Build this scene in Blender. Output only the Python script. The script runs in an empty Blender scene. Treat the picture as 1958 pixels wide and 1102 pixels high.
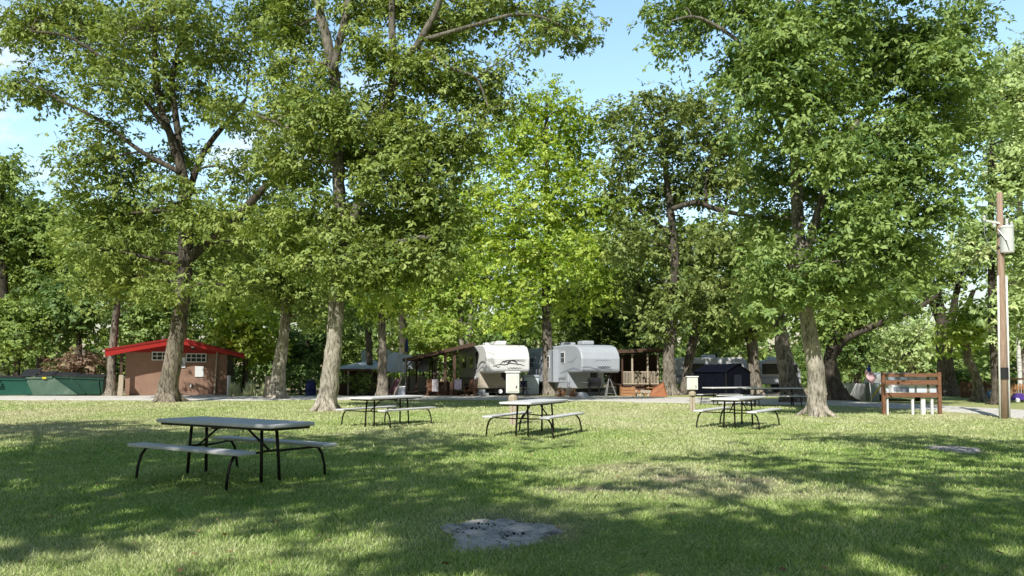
import bpy, math, random
import numpy as np
from mathutils import Vector, Matrix
PI = math.pi
rng = np.random.default_rng(11)
random.seed(11)
scene = bpy.context.scene
COL = scene.collection
R = math.radians

# ---------------------------------------------------------------- camera model (photo is 1958 x 1102)
F, CX, PY0, H, TH = 1507.0, 979.0, 633.0, 1.38, R(3.0)
def ray(px, py):
    xc, yc = (px-CX)/F, -(py-PY0)/F
    return xc, math.cos(TH)-yc*math.sin(TH), math.sin(TH)+yc*math.cos(TH)
def W(px, py, d):
    a, b, c = ray(px, py); t = d/b
    return Vector((a*t, d, H+c*t))
def G(px, py):
    a, b, c = ray(px, py); t = -H/c
    return Vector((a*t, b*t, 0))
def gy(d):                       # image row of the ground at distance d
    return 712+F*H/d
def X(px, d):
    return W(px, gy(d), d).x
def Zof(py, d):
    return W(CX, py, d).z

# ---------------------------------------------------------------- materials
def nodes(m):
    m.use_nodes = True
    nt = m.node_tree
    return nt, nt.nodes, nt.links
def mat(name, col, rough=.6, metal=0., var=.18, scale=5., bump=0., bscale=40., stretch=(1,1,1), spec=.4, stain=None, stain_amt=.5):
    m = bpy.data.materials.new(name); nt, N, L = nodes(m)
    b = N['Principled BSDF']; b.inputs['Roughness'].default_value = rough; b.inputs['Metallic'].default_value = metal
    b.inputs['Specular IOR Level'].default_value = spec
    tc = N.new('ShaderNodeTexCoord'); mp = N.new('ShaderNodeMapping'); mp.inputs['Scale'].default_value = stretch
    L.new(tc.outputs['Object'], mp.inputs[0])
    n = N.new('ShaderNodeTexNoise'); n.inputs['Scale'].default_value = scale; n.inputs['Detail'].default_value = 6; n.inputs['Roughness'].default_value = .65
    L.new(mp.outputs[0], n.inputs['Vector'])
    r = N.new('ShaderNodeValToRGB'); r.color_ramp.elements[0].position = .3; r.color_ramp.elements[1].position = .7
    r.color_ramp.elements[0].color = (*[c*(1-var) for c in col], 1); r.color_ramp.elements[1].color = (*[min(1, c*(1+var)) for c in col], 1)
    L.new(n.outputs[0], r.inputs[0]); out = r.outputs[0]
    if stain:
        n2 = N.new('ShaderNodeTexNoise'); n2.inputs['Scale'].default_value = scale*.35; n2.inputs['Detail'].default_value = 8; n2.inputs['Roughness'].default_value = .7
        L.new(mp.outputs[0], n2.inputs['Vector'])
        r2 = N.new('ShaderNodeValToRGB'); r2.color_ramp.elements[0].position = .5; r2.color_ramp.elements[1].position = .68
        r2.color_ramp.elements[0].color = (0,0,0,1); r2.color_ramp.elements[1].color = (stain_amt,)*3+(1,)
        L.new(n2.outputs[0], r2.inputs[0])
        mx = N.new('ShaderNodeMix'); mx.data_type = 'RGBA'; L.new(r2.outputs[0], mx.inputs[0]); L.new(out, mx.inputs[6]); mx.inputs[7].default_value = (*stain, 1)
        out = mx.outputs[2]
    L.new(out, b.inputs['Base Color'])
    if bump:
        nb = N.new('ShaderNodeTexNoise'); nb.inputs['Scale'].default_value = bscale; nb.inputs['Detail'].default_value = 4
        L.new(mp.outputs[0], nb.inputs['Vector'])
        bp = N.new('ShaderNodeBump'); bp.inputs['Strength'].default_value = bump; bp.inputs['Distance'].default_value = .02
        L.new(nb.outputs[0], bp.inputs['Height']); L.new(bp.outputs[0], b.inputs['Normal'])
    return m
def bark_mat(name, light, dark, sx=8., sz=2.1):
    m = bpy.data.materials.new(name); nt, N, L = nodes(m)
    b = N['Principled BSDF']; b.inputs['Roughness'].default_value = .9; b.inputs['Specular IOR Level'].default_value = .15
    tc = N.new('ShaderNodeTexCoord'); mp = N.new('ShaderNodeMapping'); mp.inputs['Scale'].default_value = (sx, sx, sz)
    L.new(tc.outputs['Object'], mp.inputs[0])
    n = N.new('ShaderNodeTexNoise'); n.inputs['Scale'].default_value = 1.6; n.inputs['Detail'].default_value = 7; n.inputs['Roughness'].default_value = .72; n.inputs['Distortion'].default_value = .6
    L.new(mp.outputs[0], n.inputs['Vector'])
    r = N.new('ShaderNodeValToRGB'); r.color_ramp.elements[0].position = .36; r.color_ramp.elements[1].position = .58
    r.color_ramp.elements[0].color = (*dark, 1); r.color_ramp.elements[1].color = (*light, 1)
    L.new(n.outputs[0], r.inputs[0])
    n2 = N.new('ShaderNodeTexNoise'); n2.inputs['Scale'].default_value = 1.1; n2.inputs['Detail'].default_value = 4
    L.new(tc.outputs['Object'], n2.inputs['Vector'])
    mx = N.new('ShaderNodeMix'); mx.data_type = 'RGBA'; mx.blend_type = 'MULTIPLY'; mx.inputs[0].default_value = .6
    r2 = N.new('ShaderNodeValToRGB'); r2.color_ramp.elements[0].color = (.45,.45,.42,1); r2.color_ramp.elements[1].color = (1.1,1.08,1.02,1); r2.color_ramp.elements[0].position = .35; r2.color_ramp.elements[1].position = .62
    L.new(n2.outputs[0], r2.inputs[0]); L.new(r.outputs[0], mx.inputs[6]); L.new(r2.outputs[0], mx.inputs[7])
    # sunlit base and shaded limbs put into the bark colour by height
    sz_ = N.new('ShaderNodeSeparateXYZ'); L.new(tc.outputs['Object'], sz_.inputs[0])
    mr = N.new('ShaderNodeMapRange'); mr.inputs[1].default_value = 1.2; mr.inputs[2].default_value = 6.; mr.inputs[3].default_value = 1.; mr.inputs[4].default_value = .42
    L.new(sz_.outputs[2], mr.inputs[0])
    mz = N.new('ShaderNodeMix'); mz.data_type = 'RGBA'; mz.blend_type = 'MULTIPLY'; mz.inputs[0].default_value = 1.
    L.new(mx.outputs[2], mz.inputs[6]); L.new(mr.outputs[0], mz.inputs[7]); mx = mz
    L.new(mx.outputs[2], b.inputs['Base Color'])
    bp = N.new('ShaderNodeBump'); bp.inputs['Strength'].default_value = .9; bp.inputs['Distance'].default_value = .05
    L.new(n.outputs[0], bp.inputs['Height']); L.new(bp.outputs[0], b.inputs['Normal'])
    return m
def leaf_mat(name, dark, mid, light, trans=.27, gloss=.03):
    m = bpy.data.materials.new(name); nt, N, L = nodes(m)
    N.remove(N['Principled BSDF']); out = N['Material Output']
    at = N.new('ShaderNodeAttribute'); at.attribute_name = 'v'
    r = N.new('ShaderNodeValToRGB'); e = r.color_ramp.elements
    e[0].color = (*dark, 1); e[1].color = (*light, 1); q = e.new(.5); q.color = (*mid, 1)
    L.new(at.outputs['Fac'], r.inputs[0])
    df = N.new('ShaderNodeBsdfDiffuse'); tr = N.new('ShaderNodeBsdfTranslucent'); gl = N.new('ShaderNodeBsdfGlossy'); gl.inputs['Roughness'].default_value = .6
    gl.inputs['Color'].default_value = (.9,.95,.9,1)
    hs = N.new('ShaderNodeHueSaturation'); hs.inputs['Hue'].default_value = .485; hs.inputs['Saturation'].default_value = 1.15; hs.inputs['Value'].default_value = 1.25
    L.new(r.outputs[0], df.inputs[0]); L.new(r.outputs[0], hs.inputs['Color']); L.new(hs.outputs[0], tr.inputs[0])
    m1 = N.new('ShaderNodeMixShader'); m1.inputs[0].default_value = trans; L.new(df.outputs[0], m1.inputs[1]); L.new(tr.outputs[0], m1.inputs[2])
    m2 = N.new('ShaderNodeMixShader'); m2.inputs[0].default_value = gloss; L.new(m1.outputs[0], m2.inputs[1]); L.new(gl.outputs[0], m2.inputs[2])
    L.new(m2.outputs[0], out.inputs[0])
    return m

# ---------------------------------------------------------------- objects
def tag(o, label=None, cat=None, group=None, kind=None):
    if label: o['label'] = label
    if cat: o['category'] = cat
    if group: o['group'] = group
    if kind: o['kind'] = kind
    return o
def thing(name, label, cat, loc=(0,0,0), rotz=0., group=None):
    o = bpy.data.objects.new(name, None); COL.objects.link(o)
    o.location = loc; o.rotation_euler = (0, 0, rotz); o.empty_display_size = .2
    return tag(o, label, cat, group)
def children(o):
    return [c for c in bpy.data.objects if c.parent == o]
def copy_tree(o, parent=None):
    c = o.copy(); COL.objects.link(c); c.parent = parent
    for ch in children(o): copy_tree(ch, c)
    return c
class MB:
    def __init__(s): s.v, s.f = [], []
    def add(s, v, f):
        k = len(s.v); s.v += [tuple(p) for p in v]; s.f += [tuple(i+k for i in q) for q in f]; return s
    def box(s, c, size, rz=0., rx=0., ry=0.):
        M = Matrix.Rotation(rz, 3, 'Z') @ Matrix.Rotation(ry, 3, 'Y') @ Matrix.Rotation(rx, 3, 'X')
        vs = [Vector(c)+M@Vector((a*size[0]/2, b*size[1]/2, d*size[2]/2)) for d in (-1,1) for b in (-1,1) for a in (-1,1)]
        return s.add(vs, [(0,2,3,1),(4,5,7,6),(0,1,5,4),(2,6,7,3),(0,4,6,2),(1,3,7,5)])
    def beam(s, p0, p1, w, h, up=(0,0,1)):
        p0, p1 = Vector(p0), Vector(p1); d = (p1-p0).normalized(); up = Vector(up)
        if abs(d.dot(up)) > .98: up = Vector((0,1,0))
        a = d.cross(up).normalized(); b = a.cross(d)
        vs = [p+a*i*w/2+b*j*h/2 for p in (p0, p1) for i, j in ((-1,-1),(1,-1),(1,1),(-1,1))]
        return s.add(vs, [(0,1,2,3),(7,6,5,4),(0,4,5,1),(1,5,6,2),(2,6,7,3),(3,7,4,0)])
    def tube(s, pts, r, n=8, cap=True):
        pts = [Vector(p) for p in pts]; k = len(pts)
        rr = r if isinstance(r, (list, tuple)) else [r]*k
        v, f = [], []; a = None
        for i, p in enumerate(pts):
            d = (pts[min(i+1, k-1)]-pts[max(i-1, 0)]).normalized()
            if a is None:
                a = d.cross(Vector((.13,1,.21))).normalized()
            a = (a-d*a.dot(d)).normalized(); b = d.cross(a)
            v += [p+(a*math.cos(2*PI*j/n)+b*math.sin(2*PI*j/n))*rr[i] for j in range(n)]
        for i in range(k-1):
            for j in range(n):
                f.append((i*n+j, i*n+(j+1) % n, (i+1)*n+(j+1) % n, (i+1)*n+j))
        if cap: f += [tuple(range(n))[::-1], tuple(range((k-1)*n, k*n))]
        return s.add(v, f)
    def prism(s, poly, a0, a1, axis='y'):
        n = len(poly)
        def P(p, a):
            return {'y': (p[0], a, p[1]), 'x': (a, p[0], p[1]), 'z': (p[0], p[1], a)}[axis]
        v = [P(p, a0) for p in poly]+[P(p, a1) for p in poly]
        f = [tuple(range(n)), tuple(range(2*n-1, n-1, -1))]+[(i, i+n, (i+1) % n+n, (i+1) % n) for i in range(n)]
        return s.add(v, f)
    def lathe(s, prof, c=(0,0,0), n=16):
        v, f = [], []; k = len(prof)
        for r, z in prof:
            v += [(c[0]+r*math.cos(2*PI*j/n), c[1]+r*math.sin(2*PI*j/n), c[2]+z) for j in range(n)]
        for i in range(k-1):
            for j in range(n): f.append((i*n+j, i*n+(j+1) % n, (i+1)*n+(j+1) % n, (i+1)*n+j))
        f += [tuple(range(n))[::-1], tuple(range((k-1)*n, k*n))]
        return s.add(v, f)
    def quad(s, a, b, c, d): return s.add([a,b,c,d], [(0,1,2,3)])
    def build(s, name, m, parent=None, bevel=0., smooth=False, loc=None, seg=2):
        me = bpy.data.meshes.new(name); me.from_pydata(s.v, [], s.f); me.update()
        import bmesh as _b
        bm = _b.new(); bm.from_mesh(me); _b.ops.recalc_face_normals(bm, faces=bm.faces); bm.to_mesh(me); bm.free()
        me.materials.append(m)
        if smooth: me.shade_smooth()
        o = bpy.data.objects.new(name, me); COL.objects.link(o); o.parent = parent
        if loc: o.location = loc
        if bevel:
            b = o.modifiers.new('b', 'BEVEL'); b.width = bevel; b.segments = seg; b.limit_method = 'ANGLE'; b.angle_limit = R(35)
        return o
def raw_mesh(name, V, faces_n, m, parent=None, attr=None, smooth=False):
    """V (N*k,3) verts, each face uses k consecutive verts."""
    k = faces_n; nv = len(V); nf = nv//k
    me = bpy.data.meshes.new(name)
    me.vertices.add(nv); me.vertices.foreach_set('co', np.ascontiguousarray(V, dtype=np.float32).ravel())
    me.loops.add(nv); me.loops.foreach_set('vertex_index', np.arange(nv, dtype=np.int32))
    me.polygons.add(nf); me.polygons.foreach_set('loop_start', np.arange(0, nv, k, dtype=np.int32))
    me.update(calc_edges=True)
    for an, av in (attr or {}).items():
        a = me.attributes.new(an, 'FLOAT', 'POINT'); a.data.foreach_set('value', np.repeat(av, k).astype(np.float32))
    me.materials.append(m)
    o = bpy.data.objects.new(name, me); COL.objects.link(o); o.parent = parent
    return o
def smoothnoise(x, y, scale, seed, octaves=3):
    r = np.random.default_rng(seed); v = np.zeros_like(x, dtype=float); amp = 1.; tot = 0
    for o in range(octaves):
        for k in range(5):
            a = r.uniform(0, 2*PI); ph = r.uniform(0, 2*PI); fr = scale*2**o*r.uniform(.7, 1.4)
            v += amp*np.sin((x*math.cos(a)+y*math.sin(a))*fr+ph+1.3*np.sin((x*math.sin(a*1.7)-y*math.cos(a*1.3))*fr*.6+ph*2))
            tot += amp*.6
        amp *= .55
    return v/tot
# ---------------------------------------------------------------- render, world, sun, camera
scene.render.engine = 'CYCLES'
scene.cycles.max_bounces = 4; scene.cycles.diffuse_bounces = 1; scene.cycles.transmission_bounces = 2; scene.cycles.transparent_max_bounces = 4; scene.cycles.glossy_bounces = 2
scene.cycles.sample_clamp_indirect = 6
scene.cycles.use_denoising = True
scene.view_settings.view_transform = 'Standard'; scene.view_settings.look = 'None'; scene.view_settings.exposure = 0
SUN_EL, SUN_AZ = R(43), R(20)          # behind the photographer, a little to the left
S = Vector((-math.sin(SUN_AZ)*math.cos(SUN_EL), -math.cos(SUN_AZ)*math.cos(SUN_EL), math.sin(SUN_EL)))
w = bpy.data.worlds.new('World'); scene.world = w; w.use_nodes = True
nt = w.node_tree; N, L = nt.nodes, nt.links
sky = N.new('ShaderNodeTexSky'); sky.sky_type = 'NISHITA'; sky.sun_disc = False
sky.sun_elevation = SUN_EL; sky.sun_rotation = PI+SUN_AZ; sky.air_density = 1.25; sky.dust_density = .9; sky.ozone_density = 1.0
# thin white cloud patches, a noise over the view direction
tc = N.new('ShaderNodeTexCoord')
cn = N.new('ShaderNodeTexNoise'); cn.inputs['Scale'].default_value = 5.5; cn.inputs['Detail'].default_value = 7; cn.inputs['Roughness'].default_value = .6
mp = N.new('ShaderNodeMapping'); mp.inputs['Scale'].default_value = (1,1,2.2); mp.inputs['Location'].default_value = (2.3,.4,1.1)
L.new(tc.outputs['Generated'], mp.inputs[0]); L.new(mp.outputs[0], cn.inputs['Vector'])
cr = N.new('ShaderNodeValToRGB'); cr.color_ramp.elements[0].position = .56; cr.color_ramp.elements[1].position = .72
L.new(cn.outputs[0], cr.inputs[0])
# clouds only over the left part of the sky
dt = N.new('ShaderNodeVectorMath'); dt.operation = 'DOT_PRODUCT'; dt.inputs[1].default_value = Vector((-.42,.86,.30)).normalized()
L.new(tc.outputs['Generated'], dt.inputs[0])
rg = N.new('ShaderNodeMapRange'); rg.inputs[1].default_value = .955; rg.inputs[2].default_value = .99
L.new(dt.outputs['Value'], rg.inputs[0])
ml = N.new('ShaderNodeMath'); ml.operation = 'MULTIPLY'; L.new(rg.outputs[0], ml.inputs[0]); L.new(cr.outputs[0], ml.inputs[1])
mx = N.new('ShaderNodeMix'); mx.data_type = 'RGBA'; L.new(ml.outputs[0], mx.inputs[0])
hs = N.new('ShaderNodeHueSaturation'); hs.inputs['Saturation'].default_value = 1.04; hs.inputs['Hue'].default_value = .493; L.new(sky.outputs[0], hs.inputs['Color'])
# sky gain shaped for the light: bright ahead, dim behind, overhead and at horizon
sp = N.new('ShaderNodeSeparateXYZ'); L.new(tc.outputs['Generated'], sp.inputs[0])
fd = N.new('ShaderNodeVectorMath'); fd.operation = 'DOT_PRODUCT'; fd.inputs[1].default_value = Vector((0,.97,.26)).normalized(); L.new(tc.outputs['Generated'], fd.inputs[0])
hz = N.new('ShaderNodeMapRange'); hz.interpolation_type = 'SMOOTHSTEP'; hz.inputs[1].default_value = .42; hz.inputs[2].default_value = .86; hz.inputs[3].default_value = .40; hz.inputs[4].default_value = 1.85
L.new(fd.outputs['Value'], hz.inputs[0])
lw = N.new('ShaderNodeMapRange'); lw.inputs[1].default_value = .0; lw.inputs[2].default_value = .24; lw.inputs[3].default_value = .30; lw.inputs[4].default_value = 1.0
L.new(sp.outputs[2], lw.inputs[0]); hm = N.new('ShaderNodeMath'); hm.operation = 'MULTIPLY'; L.new(hz.outputs[0], hm.inputs[0]); L.new(lw.outputs[0], hm.inputs[1]); L.new(hm.outputs[0], hs.inputs['Value'])
L.new(hs.outputs[0], mx.inputs[6]); mx.inputs[7].default_value = (8.0,8.1,8.4,1)
bg = N['Background']; bg.inputs['Strength'].default_value = .15
L.new(mx.outputs[2], bg.inputs['Color'])
ld = bpy.data.lights.new('sun', 'SUN'); ld.energy = 5.0; ld.angle = R(.53); ld.color = (1,.975,.91)
lo = bpy.data.objects.new('sun', ld); COL.objects.link(lo); lo.rotation_euler = S.to_track_quat('Z', 'Y').to_euler(); lo.location = (0,-20,30)
cd = bpy.data.cameras.new('camera'); co = bpy.data.objects.new('camera', cd); COL.objects.link(co); scene.camera = co
co.location = (0,0,H); co.rotation_euler = (R(90)+TH, 0, 0)
cd.sensor_width = 36; cd.lens = F/1958*36; cd.shift_y = (PY0-551)/1958; cd.clip_end = 3000; cd.clip_start = .05

# ---------------------------------------------------------------- ground fields shared by the ground sheet and the blades
def ell(x, y, cx, cy, rx, ry, seed):
    wob = .35*smoothnoise(x, y, 2.2, seed, 2)
    return np.clip(1.25-np.sqrt(((x-cx)/rx)**2+((y-cy)/ry)**2)+wob, 0, 1)
def field_dry_shade(x, y):
    n = .5+.55*smoothnoise(x, y, .35, 3)+.25*smoothnoise(x, y, 1.9, 4, 2)
    d = np.clip(n*.75+.02+.26*np.clip((y-12)/10, 0, 1), 0, 1)
    d *= 1-.75*np.clip(np.maximum(ell(x, y, -5.5, 11, 6.5, 5.5, 13), np.maximum(ell(x, y, 2.5, 6.2, 5., 1.6, 14), ell(x, y, 9, 12, 4.5, 5, 15)))*1.4, 0, 1)  # greener in the shaded zones: shade put into the grass colour
    for cx, cy, rx, ry, k in ((1.9,11.0,2.0,1.8,.75),(2.6,9.2,2.2,1.0,.9),(3.3,14.5,3.,3.,.25),(-.3,7.9,.9,.5,.3),(-2.4,6.2,1.6,.7,.35)):
        d = np.maximum(d, k*ell(x, y, cx, cy, rx, ry, 9)+d*(1-k))
    return np.clip(d, 0, 1)
def field_dirt(x, y):
    t = np.zeros_like(x, dtype=float)
    for cx, cy, rx, ry, k in ((2.2,10.4,.95,.5,.95),(1.0,9.5,1.1,.35,.85),(2.9,10.2,.8,.3,.85),(1.6,11.6,.8,.4,.6),(-4.55,8.9,.33,.28,.9),(3.4,9.0,.9,.25,.45),(4.4,9.6,1.0,.25,.35),
                              (G(955,1018).x,G(955,1018).y,.75,.85,.85),(G(1825,858).x,G(1825,858).y,.6,.8,.7),(X(318,37),36.6,1.5,.9,.8),(X(622,28.5),28.3,1.1,.7,.8),(X(1562,25),24.8,1.,.6,.7),(-1.3,8.6,.7,.25,.35)):
        t = np.maximum(t, k*ell(x, y, cx, cy, rx, ry, 10))
    far = np.clip((y-46.5-1.2*np.sin(x*.3))/1.5, 0, 1)*np.clip((x+7)/1.5, 0, 1)*np.clip((24-x)/2, 0, 1)
    far2 = np.clip((y-50)/3, 0, 1)*.75
    return np.maximum(t, np.maximum(far*.95, far2))
xs = np.concatenate([[-900,-500,-250,-120,-70], np.arange(-45,45.01,.3), [70,120,250,500,900]])
ys = np.concatenate([[-300,-120,-50,-20,-8], np.arange(-2,62.01,.3), [75,95,130,200,400,700,1200]])
gx, gyy = np.meshgrid(xs, ys); nx, ny = len(xs), len(ys)
inner = (np.abs(gx) < 46)&(gyy > -3)&(gyy < 63)
gz = np.where(inner, .018*smoothnoise(gx, gyy, .8, 21, 3), 0.)-.012
V = np.stack([gx.ravel(), gyy.ravel(), gz.ravel()], 1)
idx = np.arange(nx*ny).reshape(ny, nx)
Q = np.stack([idx[:-1,:-1], idx[:-1,1:], idx[1:,1:], idx[1:,:-1]], -1).reshape(-1, 4)
me = bpy.data.meshes.new('lawn'); me.vertices.add(len(V)); me.vertices.foreach_set('co', V.astype(np.float32).ravel())
me.loops.add(Q.size); me.loops.foreach_set('vertex_index', Q.astype(np.int32).ravel())
me.polygons.add(len(Q)); me.polygons.foreach_set('loop_start', np.arange(0, Q.size, 4, dtype=np.int32)); me.update(calc_edges=True)
for an, fn in (('dry', field_dry_shade), ('dirt', field_dirt)):
    a = me.attributes.new(an, 'FLOAT', 'POINT'); a.data.foreach_set('value', fn(V[:,0], V[:,1]).astype(np.float32))
me.shade_smooth()
gm = bpy.data.materials.new('lawn ground'); nt, N, L = nodes(gm); b = N['Principled BSDF']; b.inputs['Roughness'].default_value = .95; b.inputs['Specular IOR Level'].default_value = .1
geo = N.new('ShaderNodeNewGeometry')
def noise(scale, det=6, ro=.65, stretch=None):
    n = N.new('ShaderNodeTexNoise'); n.inputs['Scale'].default_value = scale; n.inputs['Detail'].default_value = det; n.inputs['Roughness'].default_value = ro
    if stretch:
        m_ = N.new('ShaderNodeMapping'); m_.inputs['Scale'].default_value = stretch; L.new(geo.outputs['Position'], m_.inputs[0]); L.new(m_.outputs[0], n.inputs['Vector'])
    else: L.new(geo.outputs['Position'], n.inputs['Vector'])
    return n
def ramp(src, p0, c0, p1, c1):
    r = N.new('ShaderNodeValToRGB'); e = r.color_ramp.elements; e[0].position, e[1].position = p0, p1; e[0].color, e[1].color = (*c0,1), (*c1,1)
    L.new(src, r.inputs[0]); return r.outputs[0]
def mixc(fac, a, b_, mode='MIX'):
    m_ = N.new('ShaderNodeMix'); m_.data_type = 'RGBA'; m_.blend_type = mode
    if isinstance(fac, float): m_.inputs[0].default_value = fac
    else: L.new(fac, m_.inputs[0])
    for s_, i in ((a, 6), (b_, 7)):
        if isinstance(s_, tuple): m_.inputs[i].default_value = (*s_, 1)
        else: L.new(s_, m_.inputs[i])
    return m_.outputs[2]
ad = N.new('ShaderNodeAttribute'); ad.attribute_name = 'dry'; at = N.new('ShaderNodeAttribute'); at.attribute_name = 'dirt'
fine = noise(26, 8, .75); fine2 = noise(7, 6, .7, (1,.55,1)); 
green = ramp(fine.outputs[0], .3, (.08,.18,.025), .72, (.42,.60,.13))
dry = ramp(fine.outputs[0], .3, (.40,.34,.16), .72, (.80,.72,.42))
c = mixc(ramp(fine2.outputs[0], .3, (0,0,0), .75, (1,1,1)), green, dry)
c = mixc(ad.outputs['Fac'], mixc(.78, c, green), mixc(.5, c, dry))
soil = ramp(noise(14, 8, .75).outputs[0], .3, (.22,.16,.11), .7, (.50,.41,.31))
c = mixc(at.outputs['Fac'], c, soil)
L.new(c, b.inputs['Base Color'])
bp = N.new('ShaderNodeBump'); bp.inputs['Strength'].default_value = .8; bp.inputs['Distance'].default_value = .04; L.new(fine.outputs[0], bp.inputs['Height']); L.new(bp.outputs[0], b.inputs['Normal'])
me.materials.append(gm)
go = bpy.data.objects.new('lawn', me); COL.objects.link(go); tag(go, kind='structure')

# ---------------------------------------------------------------- gravel road along the far edge of the lawn
M_gravel = mat('pale gravel', (.74,.70,.63), .95, var=.3, scale=9, bump=.6, bscale=60, stain=(.46,.42,.36), stain_amt=.6)
def sheet(name, near, far, z, m, jit=.12, step=.5):
    def res(p):
        out = []
        for a, b_ in zip(p[:-1], p[1:]):
            n = max(1, int((b_-a).length/step))
            out += [a.lerp(b_, i/n) for i in range(n)]
        return out+[p[-1]]
    A = res([G(*p) for p in near]); n = len(A)
    FB = [G(*p) for p in far]; cum = [0]
    for a, b_ in zip(FB[:-1], FB[1:]): cum.append(cum[-1]+(b_-a).length)
    B = []
    for i in range(n):
        t = cum[-1]*i/(n-1); k = max(j for j in range(len(cum)) if cum[j] <= t+1e-6); k = min(k, len(FB)-2)
        B.append(FB[k].lerp(FB[k+1], (t-cum[k])/(cum[k+1]-cum[k])))
    mb = MB(); v = []; f = []; K = 7
    for i in range(n):
        a = A[i]+Vector((0, random.uniform(-jit, jit), 0)); b_ = B[i]+Vector((0, random.uniform(-jit, jit), 0))
        for k in range(K):
            p = a.lerp(b_, k/(K-1)); e = 0 if 0 < k < K-1 else -.06
            v.append((p.x, p.y, z+e))
    for i in range(n-1):
        for k in range(K-1): f.append((i*K+k, (i+1)*K+k, (i+1)*K+k+1, i*K+k+1))
    mb.add(v, f); o = mb.build(name, m); tag(o, kind='structure'); return o
sheet('gravel_road', [(-500,766),(0,765),(440,766.5),(700,765),(900,764.5),(1150,767.5),(1330,772),(1600,776),(1800,786),(1958,801),(2200,830)],
      [(-500,756.5),(0,757),(440,757),(700,757),(900,756.5),(1150,757.5),(1330,759.5),(1600,765.5),(1800,775.5),(1958,783),(2200,800)], .035, M_gravel)

# ---------------------------------------------------------------- grass blades
M_grass = bpy.data.materials.new('grass blades'); nt, N, L = nodes(M_grass); N.remove(N['Principled BSDF'])
a1 = N.new('ShaderNodeAttribute'); a1.attribute_name = 'v'; a2 = N.new('ShaderNodeAttribute'); a2.attribute_name = 'dry'
def ramp2(src, cs):
    r = N.new('ShaderNodeValToRGB'); e = r.color_ramp.elements; e[0].color = (*cs[0],1); e[1].color = (*cs[-1],1)
    if len(cs) == 3: q = e.new(.5); q.color = (*cs[1],1)
    L.new(src, r.inputs[0]); return r.outputs[0]
cg = ramp2(a1.outputs['Fac'], [(.15,.36,.055),(.56,.74,.19),(.92,.94,.50)]); cdry = ramp2(a1.outputs['Fac'], [(.66,.62,.36),(.90,.85,.58),(.95,.92,.74)])
cc = mixc(a2.outputs['Fac'], cg, cdry)
df = N.new('ShaderNodeBsdfDiffuse'); tr = N.new('ShaderNodeBsdfTranslucent'); ms = N.new('ShaderNodeMixShader'); ms.inputs[0].default_value = .38
L.new(cc, df.inputs[0]); L.new(cc, tr.inputs[0]); L.new(df.outputs[0], ms.inputs[1]); L.new(tr.outputs[0], ms.inputs[2]); L.new(ms.outputs[0], N['Material Output'].inputs[0])
PITS = [(G(955,1018).x, G(955,1018).y, .52, .66), (G(1825,858).x, G(1825,858).y, .42, .62)]
def blades():
    out, vv, dd = [], [], []
    for y0, y1, dens, h, wd in ((4.6,6.5,4200,.034,.0032),(6.5,9,2600,.036,.0042),(9,13,1300,.038,.006),(13,19,620,.040,.008),(19,28,330,.042,.011),(28,45,130,.045,.017)):
        hw = y1*.78+1.5; n = int(dens*2*hw*(y1-y0))
        x = rng.uniform(-hw, hw, n); y = rng.uniform(y0, y1, n)
        keep = np.abs(x) < y*.72+1.5
        dirt = field_dirt(x, y); keep &= rng.random(n) > dirt*1.05
        tuft = .5+.5*smoothnoise(x, y, 5., 31, 2); keep &= rng.random(n) < .35+.8*tuft
        for a, b_, rx, ry in PITS: keep &= (((x-a)/rx)**2+((y-b_)/ry)**2 + .8*smoothnoise(x, y, 5, 5, 3) + .35*rng.standard_normal(n)) > .62
        rd = 776 + 0*x
        if y1 > 25:  # keep off the road: compare image row with the road's near edge
            row = 712+F*H/y; px = CX+F*x/y
            edge = np.interp(px, [-500,440,900,1150,1330,1600,1800,1958,2300], [766,766.5,765,768,772.5,776.5,786.5,801.5,845])
            keep &= row > edge
        x, y, tuft = x[keep], y[keep], tuft[keep]; n = len(x)
        patch = .5+.5*smoothnoise(x, y, 1.6, 33, 3); hh = h*rng.uniform(.5, 1.35, n)*(.6+.4*tuft+.3*patch)*(1+1.3*(rng.random(n) < .008)); a = rng.uniform(0, 2*PI, n); la = rng.uniform(0, 2*PI, n); lean = hh*rng.uniform(.2, 1.1, n)
        ww = wd*rng.uniform(.7, 1.4, n)
        P = np.stack([x, y, np.full(n, -.012)], 1); s_ = np.stack([np.cos(a)*ww, np.sin(a)*ww, 0*a], 1)
        mid = P+np.stack([np.cos(la)*lean*.35, np.sin(la)*lean*.35, hh*.62], 1); tip = P+np.stack([np.cos(la)*lean, np.sin(la)*lean, hh], 1)
        T = np.stack([P-s_, P+s_, mid+s_*.7, tip, mid-s_*.7], 1)
        out.append(T.reshape(-1, 3)); v = np.clip(.45+.22*rng.standard_normal(n)+.45*(patch-.5)-.25*(tuft-.5), 0, 1); vv.append(v)
        dd.append(np.clip(field_dry_shade(x, y)*.9+.18*rng.standard_normal(n), 0, 1))
    o = raw_mesh('grass', np.concatenate(out), 5, M_grass, attr={'v': np.concatenate(vv), 'dry': np.concatenate(dd)})
    tag(o, 'short mown lawn grass, green with dry yellow patches', 'grass', kind='stuff')
blades()

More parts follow.
